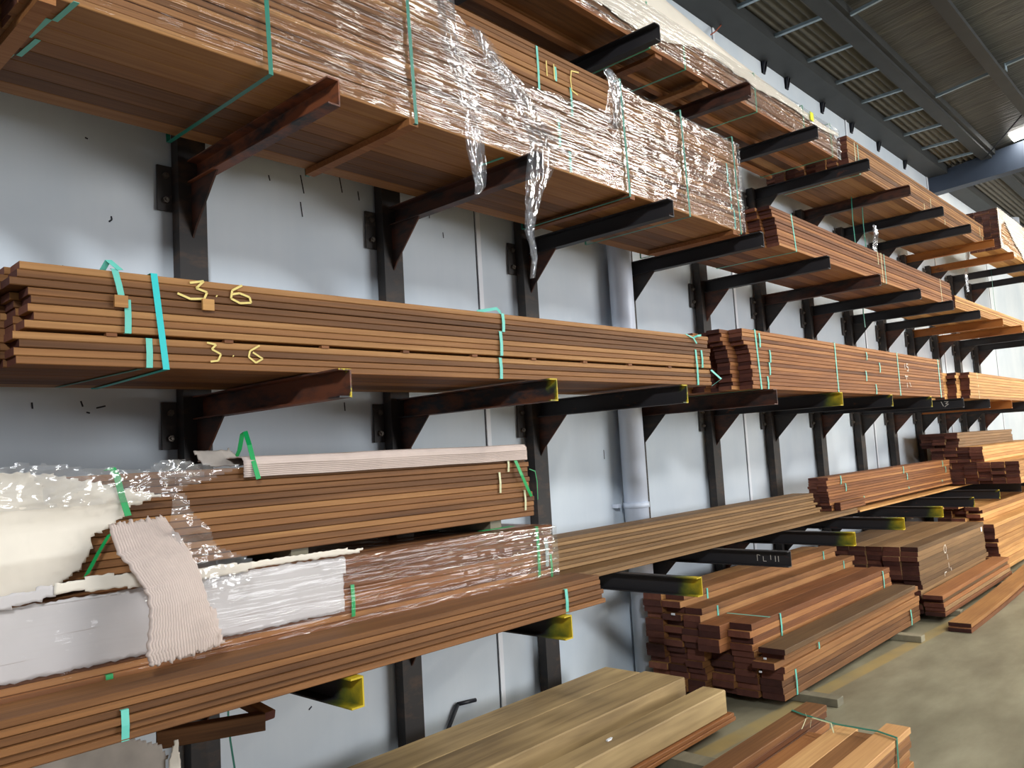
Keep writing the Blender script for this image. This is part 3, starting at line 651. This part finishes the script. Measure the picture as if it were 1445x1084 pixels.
# plastic film
rows = []
for i in range(320):
    x = -2.1+(1.275+2.1)*i/319; rr = []
    for j in range(25):
        z = .10+.03*N(x*2, 1, 1)+(h1p+.004-.10)*j/24
        rr.append((b2(x), -.022-.006*N(x*3.5, z*26, 3)-.004*N(x*14, z*14, 5), z))
    for j in range(1, 8): rr.append((b2(x), -.02+.62*j/7, h1p+.0015+.001*N(x*6, j, 2)))
    rows.append(rr)
strip_surface('plastic_film', rows, FILM, P1, thick=0)
rows = [[(b2(1.278)+.006*N(k*.7, j*.5, 2), -.02+.62*k/9, .1+(h1p-.095)*j/12) for j in range(13)] for k in range(10)]
strip_surface('plastic_film', rows, FILM, P1, thick=0)
ribbon('strap', [(b2(.85), .05, h1p+.012), (b2(1.02), .02, h1p+.016)], (0, .03, 0), GREEN, P1)
MB().box(-.5, -.43, .30, .8, 1.257, 1.296).box(.9, .96, .30, .8, 1.257, 1.296).box(-1.2, -1.13, .30, .8, 1.257, 1.296)
# bearers between the two packs
for n, x in enumerate((-1.25, .95, -.05)):
    o = MB().box(x, x+.07, .32, .84, .902+h1p+.0045, 1.2975).build('bearer', W_BEAR); setp(o, 'short timber bearer between the two wrapped packs of the low shelf', 'bearer', 'bearers between wrapped packs')
P2 = pack('timber_pack', 'upper pack on the low shelf at the left, torn cream wrapping on one side', None, -2.2, 1.20, .30, 1.298, [.0875]*6, [.0215]*13, W_BROWN, E_RED, seed=17, jx=.006, roff=[.035, .05, .06, .05, .02, 0, 0, 0, -.01, 0, -.01, -.04, -.04])
h2p = 13*.0227
for x, a, b in ((1.06, .21, .275), (1.0, .12, .21), (1.16, .03, .12), (1.09, .0, .0)):
    if b: sstrap(P2, b2(x), a, b, CREAM_ST, .012)
ribbon('strap', [(b2(1.10), -.008, .27), (b2(1.12), -.03, .19), (b2(1.17), -.02, .12), (b2(1.20), -.01, .09)], (.018, 0, .004), GREEN, P2)
# corrugated cardboard cap rolled over the top front edge
rows = []; nn = 46
for i in range(90):
    x = -.24+1.42*i/89; rr = []
    for j in range(nn):
        t = j/(nn-1)
        if t < .45: a = t/.45; y, z, ny, nz = -.012, h2p-.035+.045*a, -1, 0
        elif t < .6: a = (t-.45)/.15*math.pi/2; y, z, ny, nz = .008-.02*math.cos(a), h2p+.010+.02*math.sin(a), -math.cos(a), math.sin(a)
        else: y, z, ny, nz = .008+.30*(t-.6)/.4, h2p+.030, 0, 1
        g = .0016*math.sin(j*math.pi*.66); rr.append((b2(x)+.004*N(x, j, 3), y+ny*g, z+nz*g+.004*N(x*3, t*2, 1)))
    rows.append(rr)
strip_surface('cardboard_cap', rows, CARD, P2, thick=.003)
for k, zz in enumerate((.012,)): pass
# torn cream wrapping on the left
Lp = [at(a, b, .28) for a, b in ((-700, 640), (-60, 668), (60, 668), (150, 684), (222, 700), (200, 708), (178, 716), (170, 730), (150, 745), (128, 755), (121, 785), (108, 806), (92, 818), (60, 838), (-60, 862), (-700, 1000))]
poly = [(p.x, p.z) for p in Lp]
poly[0] = (-2.1, 1.62); poly[-1] = (-2.1, 1.26)
o = sheet('paper_wrap', poly, lambda x, z: .268+.010*N(x*2.2, z*5, 3)-.02*max(0, 1-abs(z-1.42-.05*x)*14)-.012*max(0, 1-abs(z-1.52)*20), CREAM, None, step=.008, thick=.002)
o.parent = P2; o.matrix_parent_inverse = P2.matrix_basis.inverted()
# torn ribbon of wrapping between the packs
Lp = [at(a, b, .20) for a, b in ((78, 838), (76, 824), (140, 812), (205, 806), (290, 800), (400, 788), (470, 776), (512, 774), (500, 782), (440, 790), (380, 800), (300, 815), (210, 826))]
o = sheet('paper_wrap', [(p.x, p.z) for p in Lp], lambda x, z: .198+.03*N(x*3, z*3, 2), CREAM, None, step=.007, thick=.003)
o.parent = P1; o.matrix_parent_inverse = P1.matrix_basis.inverted()
Lp = [at(a, b, .20) for a, b in ((-60, 852), (-60, 872), (0, 862), (78, 842), (85, 834), (70, 826), (20, 838))]
o = sheet('paper_wrap', [(p.x, p.z) for p in Lp], lambda x, z: .20+.01*N(x*3, z*3, 2), WHITEF, None, step=.008, thick=.003)
o.parent = P1; o.matrix_parent_inverse = P1.matrix_basis.inverted()
# curled strip of corrugated card hanging down the front: flutes run along its length
path = [(195, 735, .155, .20), (208, 762, .175, .15), (228, 790, .165, .10), (246, 820, .155, .07), (254, 850, .158, .05), (257, 880, .175, .045), (260, 905, .20, .045), (262, 925, .19, .05)]
rows = []; nn = 145
cs = []
for s in range(len(path)-1):
    a, b = path[s], path[s+1]
    for q in range(8):
        t = q/8; cs.append([a[k]+(b[k]-a[k])*t for k in range(4)])
cs.append(list(path[-1]))
for k, (px, py, wd, y) in enumerate(cs):
    c = at(px, py, y); d = at(*(cs[min(k+1, len(cs)-1)][:2]), cs[min(k+1, len(cs)-1)][3])-at(*(cs[max(k-1, 0)][:2]), cs[max(k-1, 0)][3]); d = Vector((d.x, 0, d.z)).normalized()
    u = Vector((-d.z, 0, d.x)); u = -u if u.x < 0 else u
    u = (u*.6+Vector((1, 0, 0))*.4).normalized()
    eL = 1+.10*N(k*.45, 1, 3)+.05*N(k*1.7, 2, 2); eR = 1+.05*N(k*.5, 5, 3)+.03*N(k*1.9, 7, 2)
    rr = []
    for j in range(nn):
        t = j/(nn-1)-.5; off = wd*t*(eL if t < 0 else eR)
        g = -.008*abs(math.sin(j*math.pi/6))**.7+.03*(t*t)*1.2
        rr.append((c.x+u.x*off, c.y-.0+g, c.z+u.z*off+(0.02*N(j*.11, 3, 1) if k in (0, len(cs)-1) else 0)))
    rows.append(rr)
o = strip_surface('card_strip', rows, CARD, None, thick=.003)
setp(o, 'curled strip of torn corrugated cardboard hanging over the wrapped packs', 'cardboard')
o = sheet('card_scrap', [tuple((at(a, b, .10).x, at(a, b, .10).z)) for a, b in ((272, 872), (284, 856), (300, 858), (302, 880), (311, 905), (290, 915), (262, 925), (250, 928))], lambda x, z: .075+.01*N(x*9, z*9, 1), CARD, None, step=.006, thick=.003)
setp(o, 'small folded flap of corrugated cardboard behind the curled strip', 'cardboard')
o = sheet('card_scrap', [tuple((at(a, b, .40).x, at(a, b, .40).z)) for a, b in ((279, 637), (330, 633), (338, 645), (346, 655), (300, 658), (285, 656))], lambda x, z: .40+(z-1.62)*.8+.01*N(x*9, z*9, 1), GREYC, None, step=.006, thick=.004)
setp(o, 'grey cardboard scrap standing on the upper wrapped pack below the first arm', 'cardboard')
# crumpled plastic on top of the upper pack and hanging from it
def crumple(pts, y, amp, seed, parent, step=.008, mat=FILM_L, slope=0):
    P = [at(a, b, y) for a, b in pts]
    o = sheet('plastic_film', [(p.x, p.z) for p in P], lambda x, z: y-.01+amp*N(x*5, z*13, seed)+amp*.7*abs(N(x*13, z*38, seed+3))+amp*.25*N(x*40, z*40, seed)+slope*(z-1.55), mat, None, step=step, thick=0, jag=.2, seed=seed)
    if parent: o.parent = parent; o.matrix_parent_inverse = parent.matrix_basis.inverted()
    return o
crumple([(-200, 700), (-200, 650), (-20, 660), (30, 655), (75, 655), (110, 660), (160, 662), (205, 664), (225, 650), (245, 648), (275, 655), (330, 655), (338, 658), (300, 675), (258, 688), (245, 700), (215, 704), (150, 712), (60, 718), (0, 725), (-150, 740)], .25, .022, 4, P2)
crumple([(215, 664), (216, 655), (232, 649), (252, 648), (275, 656), (290, 672), (260, 682), (225, 680)], .23, .03, 6, P2)
crumple([(40, 666), (60, 655), (95, 657), (120, 668), (115, 690), (80, 715), (66, 712), (62, 690)], .22, .03, 9, P2)
crumple([(238, 698), (258, 697), (268, 720), (290, 745), (305, 770), (352, 790), (354, 818), (346, 833), (320, 835), (300, 828), (280, 835), (262, 825), (255, 800), (248, 770), (240, 740)], .13, .028, 12, P2)
ribbon('strap', [at(a, b, .25) for a, b in ((150, 664), (158, 660), (165, 672), (172, 700), (181, 728))], (.019, 0, .002), GREEN, P2).matrix_parent_inverse = P2.matrix_basis.inverted()
ribbon('strap', [at(a, b, .27) for a, b in ((155, 753), (140, 778), (122, 812))], (.017, 0, .010), GREEN, P2).matrix_parent_inverse = P2.matrix_basis.inverted()
ribbon('strap', [at(a, b, c) for a, b, c in ((332, 648, .45), (338, 635, .42), (342, 612, .38), (346, 609, .36), (352, 628, .30), (358, 652, .285), (365, 676, .270))], (.017, 0, .004), GREEN, P2).matrix_parent_inverse = P2.matrix_basis.inverted()
# plastic scrunched at the right end of the upper pack
rows = []
for k in range(20):
    z = 1.60-.27*k/19; wd = .02+.05*min(1, k/8)
    rows.append([(1.185+wd*j/7+.008*N(k, j, 2), .36+.02*math.sin(j*2+k*.5)+.15*j/7, z) for j in range(8)])
o = strip_surface('plastic_film', rows, FILM_L, P2, thick=0); o.matrix_parent_inverse = P2.matrix_basis.inverted()
ribbon('strap', [at(a, b, .55) for a, b in ((747, 662), (755, 665), (758, 680), (759, 705))], (.004, 0, .004), GREEN, P2).matrix_parent_inverse = P2.matrix_basis.inverted()

# long L-shaped pack in the middle of the low shelf
P3 = pack('timber_pack', 'long flat spread of brown boards under a higher pack behind the white downpipe gap', None, 1.28, 5.75, .50, .902, [.14, .14, .10], [.022]*2, W_GREY, E_DARK, seed=20, jx=.03)
P3['label'] = 'low wide two layer pack, its boards reaching the strapped pile, centre of the low shelf'
P3b = pack('timber_pack', 'narrow brown pack resting at the back of the low two layer pack', None, 1.28, 5.28, .66, .9505, [.0875]*2, [.0195]*8, W_GREY, E_DARK, seed=21, jx=.02, roff=[0, .05, -.03, .02, -.06, -.1, -.1, -.12], rofy=[-.03, -.03, 0, 0, 0, .0, 0, 0])
P4a = pack('timber_board', 'long flat board bowing out beyond the stepped packs at the right of the low shelf', None, 5.82, 10.5, .50, .902, [.20], [.016], W_PALE, E_DARK, seed=22, cat='board')
P4 = pack('timber_pack', 'lower stepped pack with red block end, low shelf right of centre', None, 5.36, 9.03, .575, .9505, [.085, .085], [.0225]*6, W_RED, E_DARK, seed=23, jx=.015, rofy=[-.01, -.01, 0, 0, 0, 0])
h4 = 6*.0237+.001
P4b = pack('timber_pack', 'upper narrow pack with pale straps on the stepped pack of the low shelf', None, 5.34, 9.03, .575, .9505+h4, [.085, .085], [.0225]*6, W_RED, E_RED, seed=24, jx=.02)
for x in (.30, 2.0, 3.4): sstrap(P4b, x, .07, h4, TEAL, .018); sstrap(P4b, x+.1, 0, .07, TEAL, .018)
for x in (.8, 2.1, 3.3): sstrap(P4, x, 0, .07, TEAL, .018)
o = pack('timber_pack', 'short red block stack at the front foot of the stepped pack', None, 5.42, 6.0, .505, .9505, [.05], [.022]*3, W_RED, E_DARK, seed=25)
# far right stack on the low shelf
D = [('bottom', 9.05, 12.9, -.14, .99, 6, .03, 7), ('middle', 8.95, 13.0, .23, 1.21, 5, .03, 5), ('top', 8.85, 12.1, .49, 1.37, 4, .03, 6)]
pack('timber_pack', 'bottom dark ended pack of the far right stack on the low shelf', None, 9.12, 13.0, -.12, .935, [.14]*6, [.035]*7, W_PALE, E_DARK, seed=26, jx=.03)
pack('timber_pack', 'middle pack with bright orange side in the far right stack', None, 9.15, 13.2, .23, .937+7*.0362, [.14]*4, [.035]*5, W_PALE, E_DARK, seed=27, jx=.04)
zD = .937+7*.0362+5*.0362
pack('timber_pack', 'topmost pack of the far right stack on the low shelf', None, 9.15, 12.0, .48, zD, [.14]*3, [.034]*5, W_GREY, E_DARK, seed=28, jx=.05)

# --- floor stack in front of the pipe
TS = .0385
def bearer(x0, x1, y0, y1, z0, z1, lab, grp=None):
    o = MB().box(x0, x1, y0, y1, z0, z1).build('bearer', W_BEAR, bevel=.003); setp(o, lab, 'bearer', grp); return o
bearer(3.22, 3.31, -.22, .88, .001, .048, 'near cross bearer on the concrete under the largest floor stack')
bearer(5.02, 5.11, -.16, .88, .001, .048, 'far cross bearer on the concrete under the largest floor stack')
fb = lambda *a, **k: pack('timber_pack', *a, **k)
Fa = fb('bottom front pack of the largest floor stack', None, 3.02, 5.60, .012, .05, [.14], [TS]*4, W_BROWN, E_DARK, seed=30, jx=.015, jy=.006)
Fb = fb('second front pack of the largest floor stack, with white tags on its end', None, 3.02, 5.58, .005, .05+4*.0397+.001, [.14], [TS]*3, W_BROWN, E_DARK, seed=31, jx=.03, jy=.012, roff=[.03, -.08, .0])
zc = .05+7*.0397+.002
o = fb('grey topped loose board lying on the front packs of the largest floor stack', None, 2.98, 5.40, -.035, zc, [.165], [.032], W_GREY, E_DARK, seed=32, cat='board'); o['category'] = 'board'
Fd = fb('wide lower pack inside the largest floor stack behind the front packs', None, 3.0, 5.55, .165, .05, [.145, .145], [TS]*7, W_BROWN, E_DARK, seed=33, jx=.03)
Fe = fb('shoulder pack with smooth brown top in the largest floor stack', None, 2.97, 5.45, .165, .05+7*.0397+.001, [.145, .145], [TS]*4, W_RED, E_DARK, seed=34, jx=.02, coff=[0, -.12])
Ff = fb('narrow back step of the largest floor stack', None, 2.90, 5.45, .462, .05, [.12], [TS]*13, W_BROWN, E_DARK, seed=35, jx=.035)
Fg = fb('rearmost and highest pack of the largest floor stack beneath the arms', None, 2.90, 5.40, .585, .05, [.135, .135], [TS]*15, W_BROWN, E_DARK, seed=36, jx=.04)
sstrap(Fa, .17, 0, .15, TEAL, .018); sstrap(Fa, 2.35, 0, .12, TEAL, .02)
sstrap(Fb, .52, 0, .118, TEAL, .018)
sstrap(Fe, .40, 0, .155, TEAL, .018); sstrap(Fe, 2.3, 0, .15, TEAL, .018)
for b_, x0_, dz in ((Ff, .22, .50), (Fg, .35, .585)): pass
ribbon('strap', [(.22, -.003, .44), (.22, -.003, .503), (.22, .115, .503)], (.018, 0, 0), TEAL, Ff); ribbon('strap', [(2.35, -.003, .44), (2.35, -.003, .503), (2.35, .115, .503)], (.018, 0, 0), TEAL, Ff)
ribbon('strap', [(.32, -.003, .522), (.32, -.003, .5875), (.32, .26, .5875)], (.018, 0, 0), TEAL, Fg); ribbon('strap', [(2.25, -.003, .522), (2.25, -.003, .5875), (2.25, .26, .5875)], (.018, 0, 0), TEAL, Fg)
ribbon('strap', [(.26, .29, .1575), (.26, .0, .1575)], (.018, 0, 0), TEAL, Fe)
for (x, y, z) in ((-.003-.03, .055, .10), (-.035, .09, .02)):
    MB().box(-.095, -.09, y, y+.016, z-.004, z+.006).build('tag', PAPER, Fb)
MB().box(-.045, -.041, .03, .055, .475, .487).build('tag', PAPER, Fg)
# second floor stack
Ba = fb('lower pack of the second floor stack, dark board ends towards the aisle gap', None, 5.85, 8.05, .05, .05, [.14]*6, [TS]*7, W_GREY, E_DARK, seed=40, jx=.05, roff=[0, 0, .03, 0, -.03, 0, .02])
Bb = fb('upper flat topped pack of the second floor stack, chalked on its side', None, 5.82, 8.03, .05, .05+7*.0397+.001, [.14]*6, [TS]*7, W_GREY, E_DARK, seed=41, jx=.02, coff=[0, -.02, .0, -.03, -.02, 0])
bearer(6.1, 6.19, -.16, 1.0, .001, .048, 'near cross bearer under the second floor stack'); bearer(7.7, 7.79, -.16, 1.0, .001, .048, 'far cross bearer under the second floor stack')
chalks([[(0, .08), (.04, .09), (.06, .06), (.04, .02), (.0, .02), (-.02, .05), (.0, .08)], [(.07, .0), (.08, -.05)], [(.09, -.08), (.09, -.13)], [(.0, -.15), (-.06, -.15), (-.06, -.18)], [(.14, -.13), (.16, -.16)]], .010, Bb, CHALKW, (.75, -.006, .12))
MB().box(2.08, 2.12, -.006, -.003, .19, .235).build('tag', PAPER, Bb)
bl = ['lowest', 'second', 'third', 'fourth', 'topmost']
for k in range(5):
    o = fb(bl[k]+' loose board of the leaning pile before the second floor stack', None, 5.78-.05*(k == 4)+.03*(k % 2), 8.2, -.13+.004*k-(.02 if k == 4 else 0), .05+k*.036+.002, [.155], [.033], W_GREY if k % 2 else W_RED, E_DARK, seed=50+k, cat='board', rot=.002*k)
    o['category'] = 'board'
# bowed boards on the floor
def bowed(x0, x1, y0, wd, t, z0, bow, lift, mat, name, label):
    n = 40; P = []; v = []; f = []
    for i in range(n+1):
        s = i/n; x = x0+(x1-x0)*s; y = y0+bow*math.sin(s*math.pi*.5)*s; z = z0+lift*s*s
        v += [(x, y, z), (x, y+wd, z), (x, y+wd, z+t), (x, y, z+t)]
    for i in range(n):
        b = 4*i
        f += [(b+j, b+(j+1) % 4, b+4+(j+1) % 4, b+4+j) for j in range(4)]
    f += [(3, 2, 1, 0), (4*n, 4*n+1, 4*n+2, 4*n+3)]
    o = mesh(name, v, f, [mat, E_DARK], None, False, [0]*(4*n)+[1, 1]); setp(o, label, 'board'); return o
bowed(5.50, 9.3, -.385, .165, .030, .002, .07, .02, W_RED, 'timber_board', 'lower bowed board lying on the concrete nearest the aisle')
bowed(5.55, 9.2, -.375, .165, .030, .033, .08, .03, W_PALE, 'timber_board', 'upper bowed board lying on another along the aisle edge')
o = tube('strap_scrap', [at(a, b, -.1) for a, b in ((1416, 786), (1422, 783), (1428, 785))], .01, TEAL); bpy.data.objects.remove(o)
# third floor stack
Ca = fb('big right hand floor stack reaching the frame edge, lower pack', None, 8.25, 12.6, -.02, .05, [.14]*6, [TS]*9, W_PALE, E_DARK, seed=60, jx=.05, jy=.008)
Cb = fb('upper stepped pack on the right hand floor stack', None, 8.2, 12.6, -.01, .05+9*.0397+.001, [.14]*3, [TS]*4, W_PALE, E_DARK, seed=61, jx=.05, coff=[0, -.03, .1], jy=.01)
Cc = fb('highest boards on the right hand floor stack, below the yellow tipped arms', None, 8.45, 12.0, .16, .05+13*.0397+.002, [.14]*3, [TS]*4, W_PALE, E_DARK, seed=62, jx=.1)
Cd = fb('short dark offcuts standing before the right hand floor stack', None, 8.15, 8.5, .30, .05+13*.0397+.002+4*.0397+.001, [.14]*2, [TS]*2, W_PALE, E_DARK, seed=63, jx=.05)

# --- pale sleepers in the foreground
def beam(x0, x1, y0, y1, z0, z1, mat, em, label, rot=0, name='timber_sleeper', cat='timber'):
    me = board_mesh(x1-x0, y1-y0, z1-z0, mat, em, .006, 'sleeper'); o = link(name, me); o.location = (x0, y0, z0); o.rotation_euler = (0, 0, rot); setp(o, label, cat); return o
beam(-.4, 2.47, .325, .60, .115, .275, W_PINE, E_PINE, 'wide pale timber sleeper with an orange stained side, in the foreground', .004)
beam(-.4, 2.44, .605, .86, .115, .272, W_PINE, E_PINE, 'wide pale timber sleeper nearest the wall in the foreground', .004)
beam(-.3, 2.47, .075, .215, .115, .242, W_PINE, E_PINE, 'narrow front pale timber sleeper with a clean square end', .004)
fb('thin red boards laid under the front pale sleeper', None, -.3, 2.52, .055, .07, [.12, .12, .12], [.02, .02], W_RED, E_RED, seed=70, cat='boards', rot=.004)
bearer(1.86, 1.98, -.22, .95, .001, .068, 'grey square bearer under the right end of the pale sleepers')
bearer(-.1, .0, -.1, .95, .001, .068, 'grey square bearer under the near end of the pale sleepers')
o = MB().box(0, .03, 0, .012, 0, .006).box(.02, .05, .01, .02, 0, .003).build('paper_scrap', PAPER); o.location = at(823, 1060, .30); o.location.z = .2425; o.location.y = .15; setp(o, 'tiny white paper scrap on the front pale sleeper', 'paper')
# black angled bar against the wall
o = tube('steel_bar', [(1.20, 1.04, .03), (1.275, 1.08, .10), (1.419, 1.09, .275), (1.557, 1.09, .258)], .009, BLACK); bpy.data.objects.remove(o)
o = tube('steel_bar', [at(a, b, 1.08) for a, b in ((600, 1110), (622, 1056), (646, 994), (671, 988))], .011, BLACK); setp(o, 'black bent steel bar leaning on the white wall behind the sleepers', 'bar')
# --- foreground bundle, right
Q = empty('timber_pack', (0, 0, 0)); setp(Q, 'tan bundle of six board columns tied with teal strap on the floor in the foreground', 'timber pack', None)
ys = [-.85+.1115*k for k in range(5)]
ends = [2.50, 2.40, 2.46, 2.36, 2.64]
lay = [6, 5, 5, 4, 6]
mats6 = [W_TAN, W_BROWN, W_TAN, W_RED, W_BROWN]
for c in range(5):
    for k in range(6):
        if k >= lay[c]: break
        top = k == lay[c]-1
        me = board_mesh(2.4, .110, .030, mats6[c] if top else random.choice((W_BROWN, W_PALE, W_RED)), E_RED)
        o = bpy.data.objects.new('board', me); COL.objects.link(o); o.parent = Q
        o.location = (ends[c]-2.4+random.uniform(-.02, .02)-(0 if top else random.uniform(0, .04)), ys[c]+random.uniform(-.002, .002), .0135+.0312*k)
zt = .2075
ribbon('strap', [(2.44, -.30, .205), (2.40, -.37, zt), (2.36, -.56, zt-.006), (2.34, -.76, zt+.002), (2.30, -.856, zt+.002), (2.27, -.862, .10), (2.25, -.862, .02)], (.018, 0, 0), TEAL_D, Q)
ribbon('strap', [(2.42, -.38, .209), (2.33, -.43, .212), (2.28, -.47, .23), (2.24, -.48, .206)], (.010, .004, 0), CREAM_ST, Q)
ribbon('strap', [(2.36, -.44, .212), (2.32, -.55, .215), (2.22, -.60, .208)], (.012, .0, 0), CREAM_ST, Q)
ribbon('strap', [(2.30, -.42, .21), (2.27, -.45, .235), (2.19, -.46, .208)], (.010, .0, 0), CREAM_ST, Q)
bearer(1.9, 1.98, -.84, -.30, .0, .012, 'thin spacer slat under the foreground bundle')

# --- lower left: card wrapped pack and broken timbers
L0 = fb('wrapped pack with torn grey cardboard at the lower left corner', None, -2.2, -.50, .40, .05, [.0875]*5, [.0225]*29, W_BROWN, E_RED, seed=80, jx=.02)
poly = [tuple((at(a, b, .36).x+2.2, at(a, b, .36).z-.05)) for a, b in ((-60, 1200), (-60, 1110), (30, 1088), (90, 1066), (140, 1048), (170, 1040), (185, 1042), (205, 1048), (228, 1052), (236, 1070), (233, 1085), (240, 1130), (236, 1250), (0, 1300))]
sheet('card_wrap', poly, lambda x, z: -.035+.02*N(x*7, z*7, 3), GREYC, L0, step=.008, thick=.003)
poly = [tuple((at(a, b, .34).x+2.2, at(a, b, .34).z-.05)) for a, b in ((238, 1100), (240, 1075), (247, 1046), (253, 1044), (254, 1060), (257, 1100))]
sheet('card_wrap', poly, lambda x, z: -.055+.01*N(x*9, z*9, 3), CREAM, L0, step=.005, thick=.003)
def stick(p, q, wd, h, mat, label):
    p = Vector(p); q = Vector(q); L = (q-p).length
    o = link('broken_timber', board_mesh(L, wd, h, mat, E_DARK, .003)); o.location = p
    o.rotation_euler = (0, -math.asin((q.z-p.z)/L), math.atan2(q.y-p.y, q.x-p.x)); setp(o, label, 'timber'); return o
a, b = at(225, 1040, .42), at(379, 1020, .30)
stick((a.x, a.y+.02, a.z-.045), (b.x, b.y+.02, b.z-.03), .05, .055, W_BROWN, 'split reddish timber block with a notched underside below the low shelf')
a, b = at(300, 975, .62), at(372, 1012, .34)
stick((a.x, a.y, a.z-.01), (b.x, b.y, b.z-.016), .045, .03, W_BROWN, 'short dark batten lying across the split reddish block')
ribbon('loose_strap', [at(a, b, .9) for a, b in ((322, 985), (322, 1010), (325, 1045), (332, 1090))], (.008, 0, 0), TEAL_D); setp(bpy.data.objects['loose_strap'], 'dark teal strap dangling in front of the wall at the lower left', 'strap')
# --- odds and ends at the far right
o = MB().box(0, .13, 0, .02, 0, .34).box(.03, .06, -.03, 0, .12, .16).box(.03, .06, -.03, 0, .22, .26).build('wall_conduit', GREYC); o.location = (12.98, 1.078, 1.2); setp(o, 'grey conduit plate on the wall beyond the last rack', 'conduit')
o = MB().cyl((15.2, .8, 4.72), (15.2, .8, 5.3), .16, 20).build('white_outlet', DUCT, smooth=True); setp(o, 'white rounded outlet hanging from the far roof at the right edge', 'pipe')
for k, (pts, lab) in enumerate(((((1233, 318), (1236, 330), (1234, 350), (1240, 366)), 'wisp of plastic hanging below the top shelf over the reddish pack'), (((1361, 312), (1366, 362), (1363, 388), (1367, 415)), 'crumpled plastic strand hanging below the top shelf near the far end'))):
    o = tail([(p[0], p[1], (.05, .14, .10, .05)[i], .62) for i, p in enumerate(pts)], None, 0, 30+k); o.name = 'plastic_scrap'; setp(o, lab, 'plastic')
for px, py, y, zt, lab in ((1405, 442, .5, 3.887, 'pale teal strap hanging below the top shelf by the last rack'), (1207, 343, .5, 3.887, 'left one of two teal straps hanging behind the reddish pack'), (1222, 350, .5, 3.887, 'right one of two teal straps hanging behind the reddish pack'), (1221, 462, .55, 2.90, 'teal strap end hanging below the reddish pack of the second shelf')):
    p = at(px, py, y); o = ribbon('loose_strap', [(p.x+.01, y, zt), (p.x-.01, y, (zt+p.z)/2), (p.x, y, p.z)], (.022, 0, 0), TEAL_D); setp(o, lab, 'strap')
